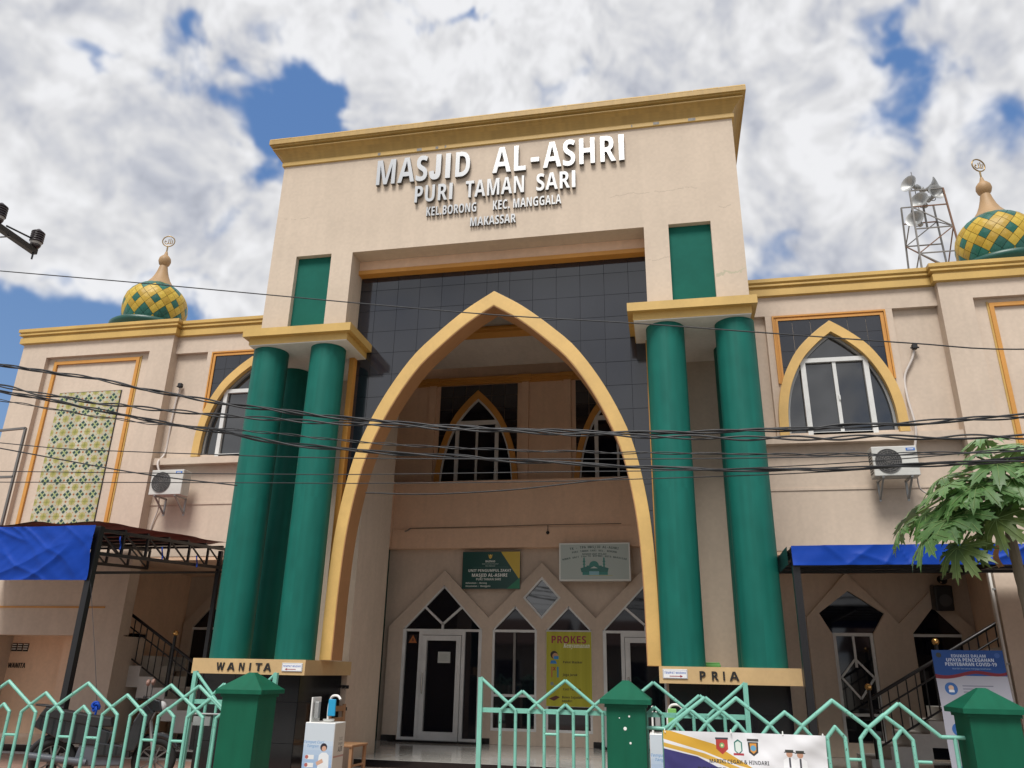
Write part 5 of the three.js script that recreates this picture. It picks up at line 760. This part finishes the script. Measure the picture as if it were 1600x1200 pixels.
cable('highest single thin cable crossing in front of the portal niches', [[-5.58, 6.281], [-3.58, 5.948], [-1.77, 5.636], [-0.34, 5.390], [0.97, 5.175], [2.45, 4.971], [3.57, 4.799], [5.00, 4.584], [5.92, 4.466]], 3.70, 3.70, 1, 0.0065, 0, [-6.62, 15.5]);
cable('uppermost thick twisted cable bundle', [[-5.19, 4.960], [-3.80, 4.703], [-3.13, 4.541], [-2.40, 4.380], [-1.58, 4.230], [-0.52, 4.069], [0.46, 3.951], [1.13, 3.887], [2.41, 3.806], [3.60, 3.785], [4.83, 3.801], [5.79, 3.828]], 3.70, 3.70, 3, 0.0105, 5.5, [-6.62, 15.5]);
cable('second thick twisted cable bundle just below the uppermost one', [[-5.12, 4.692], [-4.54, 4.552], [-3.40, 4.348], [-1.55, 4.107], [-0.51, 4.005], [1.13, 3.860], [2.41, 3.758], [3.59, 3.693], [4.70, 3.661], [5.76, 3.629]], 3.74, 3.74, 2, 0.0105, 6.5, [-6.62, 15.5]);
cable('third thick twisted cable bundle, the lowest of the thick ones', [[-5.10, 4.627], [-4.11, 4.423], [-3.27, 4.230], [-2.74, 4.123], [-2.11, 4.005], [-1.52, 3.876], [-0.49, 3.736], [0.21, 3.672], [1.03, 3.591], [2.40, 3.473], [3.56, 3.409], [4.67, 3.409], [5.71, 3.436]], 3.66, 3.66, 3, 0.0100, 4.7, [-6.62, 15.5]);
cable('thin cable leaving the thick bundle near the left column', [[-5.02, 4.499], [-3.30, 4.176], [-1.53, 3.962], [-0.50, 3.822], [0.47, 3.726], [1.53, 3.650], [3.00, 3.575], [4.41, 3.522], [5.73, 3.511]], 3.70, 3.70, 2, 0.006, 9, [-6.62, 15.5]);
cable('thin cable crossing the tiled panel and both outdoor units', [[-4.90, 3.962], [-3.97, 3.854], [-3.10, 3.790], [-2.30, 3.736], [-1.49, 3.683], [-0.48, 3.629], [1.53, 3.554], [3.00, 3.511], [4.41, 3.489], [5.73, 3.489]], 3.76, 3.76, 1, 0.0055, 0, [-6.62, 15.5]);
cable('thin steep cable running down to the left column', [[-4.88, 3.908], [-2.92, 3.543], [-1.82, 3.393]], 3.70, 3.70, 1, 0.0075, 0, [-6.62, 0]);
cable('second lowest thin cable over the street', [[-4.81, 3.629], [-1.47, 3.500], [-0.47, 3.468], [1.53, 3.436], [2.99, 3.414], [4.40, 3.446], [5.73, 3.532]], 3.72, 3.72, 1, 0.005, 0, [-6.62, 15.5]);
cable('lowest thin cable of all those over the street', [[-4.78, 3.522], [-1.46, 3.425], [-0.46, 3.393], [1.53, 3.361], [2.39, 3.361], [4.12, 3.382], [5.72, 3.468]], 3.64, 3.64, 1, 0.005, 0, [-6.62, 15.5]);
cable('thin cable strung inside the portal arch', [[-2.0, 4.2], [-1.07, 4.155], [0.35, 4.19], [1.51, 4.29], [2.25, 4.35]], -0.3, -0.3, 1, 0.011, 0, [0, 0]);
{ const t = thing('ceiling_wire', 'thin dark wire with a small lamp holder on the beam above the doors', 'wire', [-2.9, 4.52, -5.26]); put(t, 'wire', tube([[0, 0, 0], [1.5, 0.01, 0], [3.1, 0.03, 0], [3.25, 0.03, 0.005], [4.6, 0.03, 0]], 0.006, 50, 5), M.cable); put(t, 'drop', rod([3.05, 0.03, 0], [3.05, -0.12, 0.01], 0.005), M.cable); put(t, 'lamp_holder', new THREE.SphereGeometry(0.035, 12, 8), M.black, 3.05, -0.14, 0.02); put(t, 'bracket', tube([[0, 0, 0], [-0.06, -0.05, 0.03], [-0.12, -0.07, 0.03]], 0.014, 12, 6), M.steel); }

// ---------------------------------------------------------------- across the street, behind the camera: what the ground floor glass mirrors
function house(x, z, w, d, h, label) {
  const t = thing('house', label, 'house', [x, 0, z], 'houses across the street');
  put(t, 'wall', wuv(new THREE.BoxGeometry(w, h, d)), M.houseWall, 0, h / 2, 0);
  const r = new THREE.ExtrudeGeometry(shapeOf([[-d / 2 - 0.5, 0], [d / 2 + 0.5, 0], [0, 1.5]]), { depth: w + 1, bevelEnabled: false }); r.rotateY(Math.PI / 2); r.translate(-w / 2 - 0.5, 0, 0); put(t, 'roof', wuv(r), M.houseRoof, 0, h, 0);
  for (const k of [-0.28, 0.28]) { const f = put(t, 'window', new THREE.BoxGeometry(1.4, 1.2, 0.06), M.glassDark, k * w, 1.6, -d / 2 - 0.02); for (const s of [-0.7, 0.7]) put(f, 'frame', new THREE.BoxGeometry(0.08, 1.3, 0.1), M.alu, s, 0, 0); } put(t, 'door', new THREE.BoxGeometry(1, 2.1, 0.08), M.wood, 0, 1.05, -d / 2 - 0.02);
}
house(-9, 24, 11, 7, 3.0, 'low house across the street on the left'); house(4, 25, 12, 7, 3.0, 'low house across the street in the middle'); house(18, 24, 11, 7, 3.0, 'low house across the street on the right');

renderer.render(scene, camera);
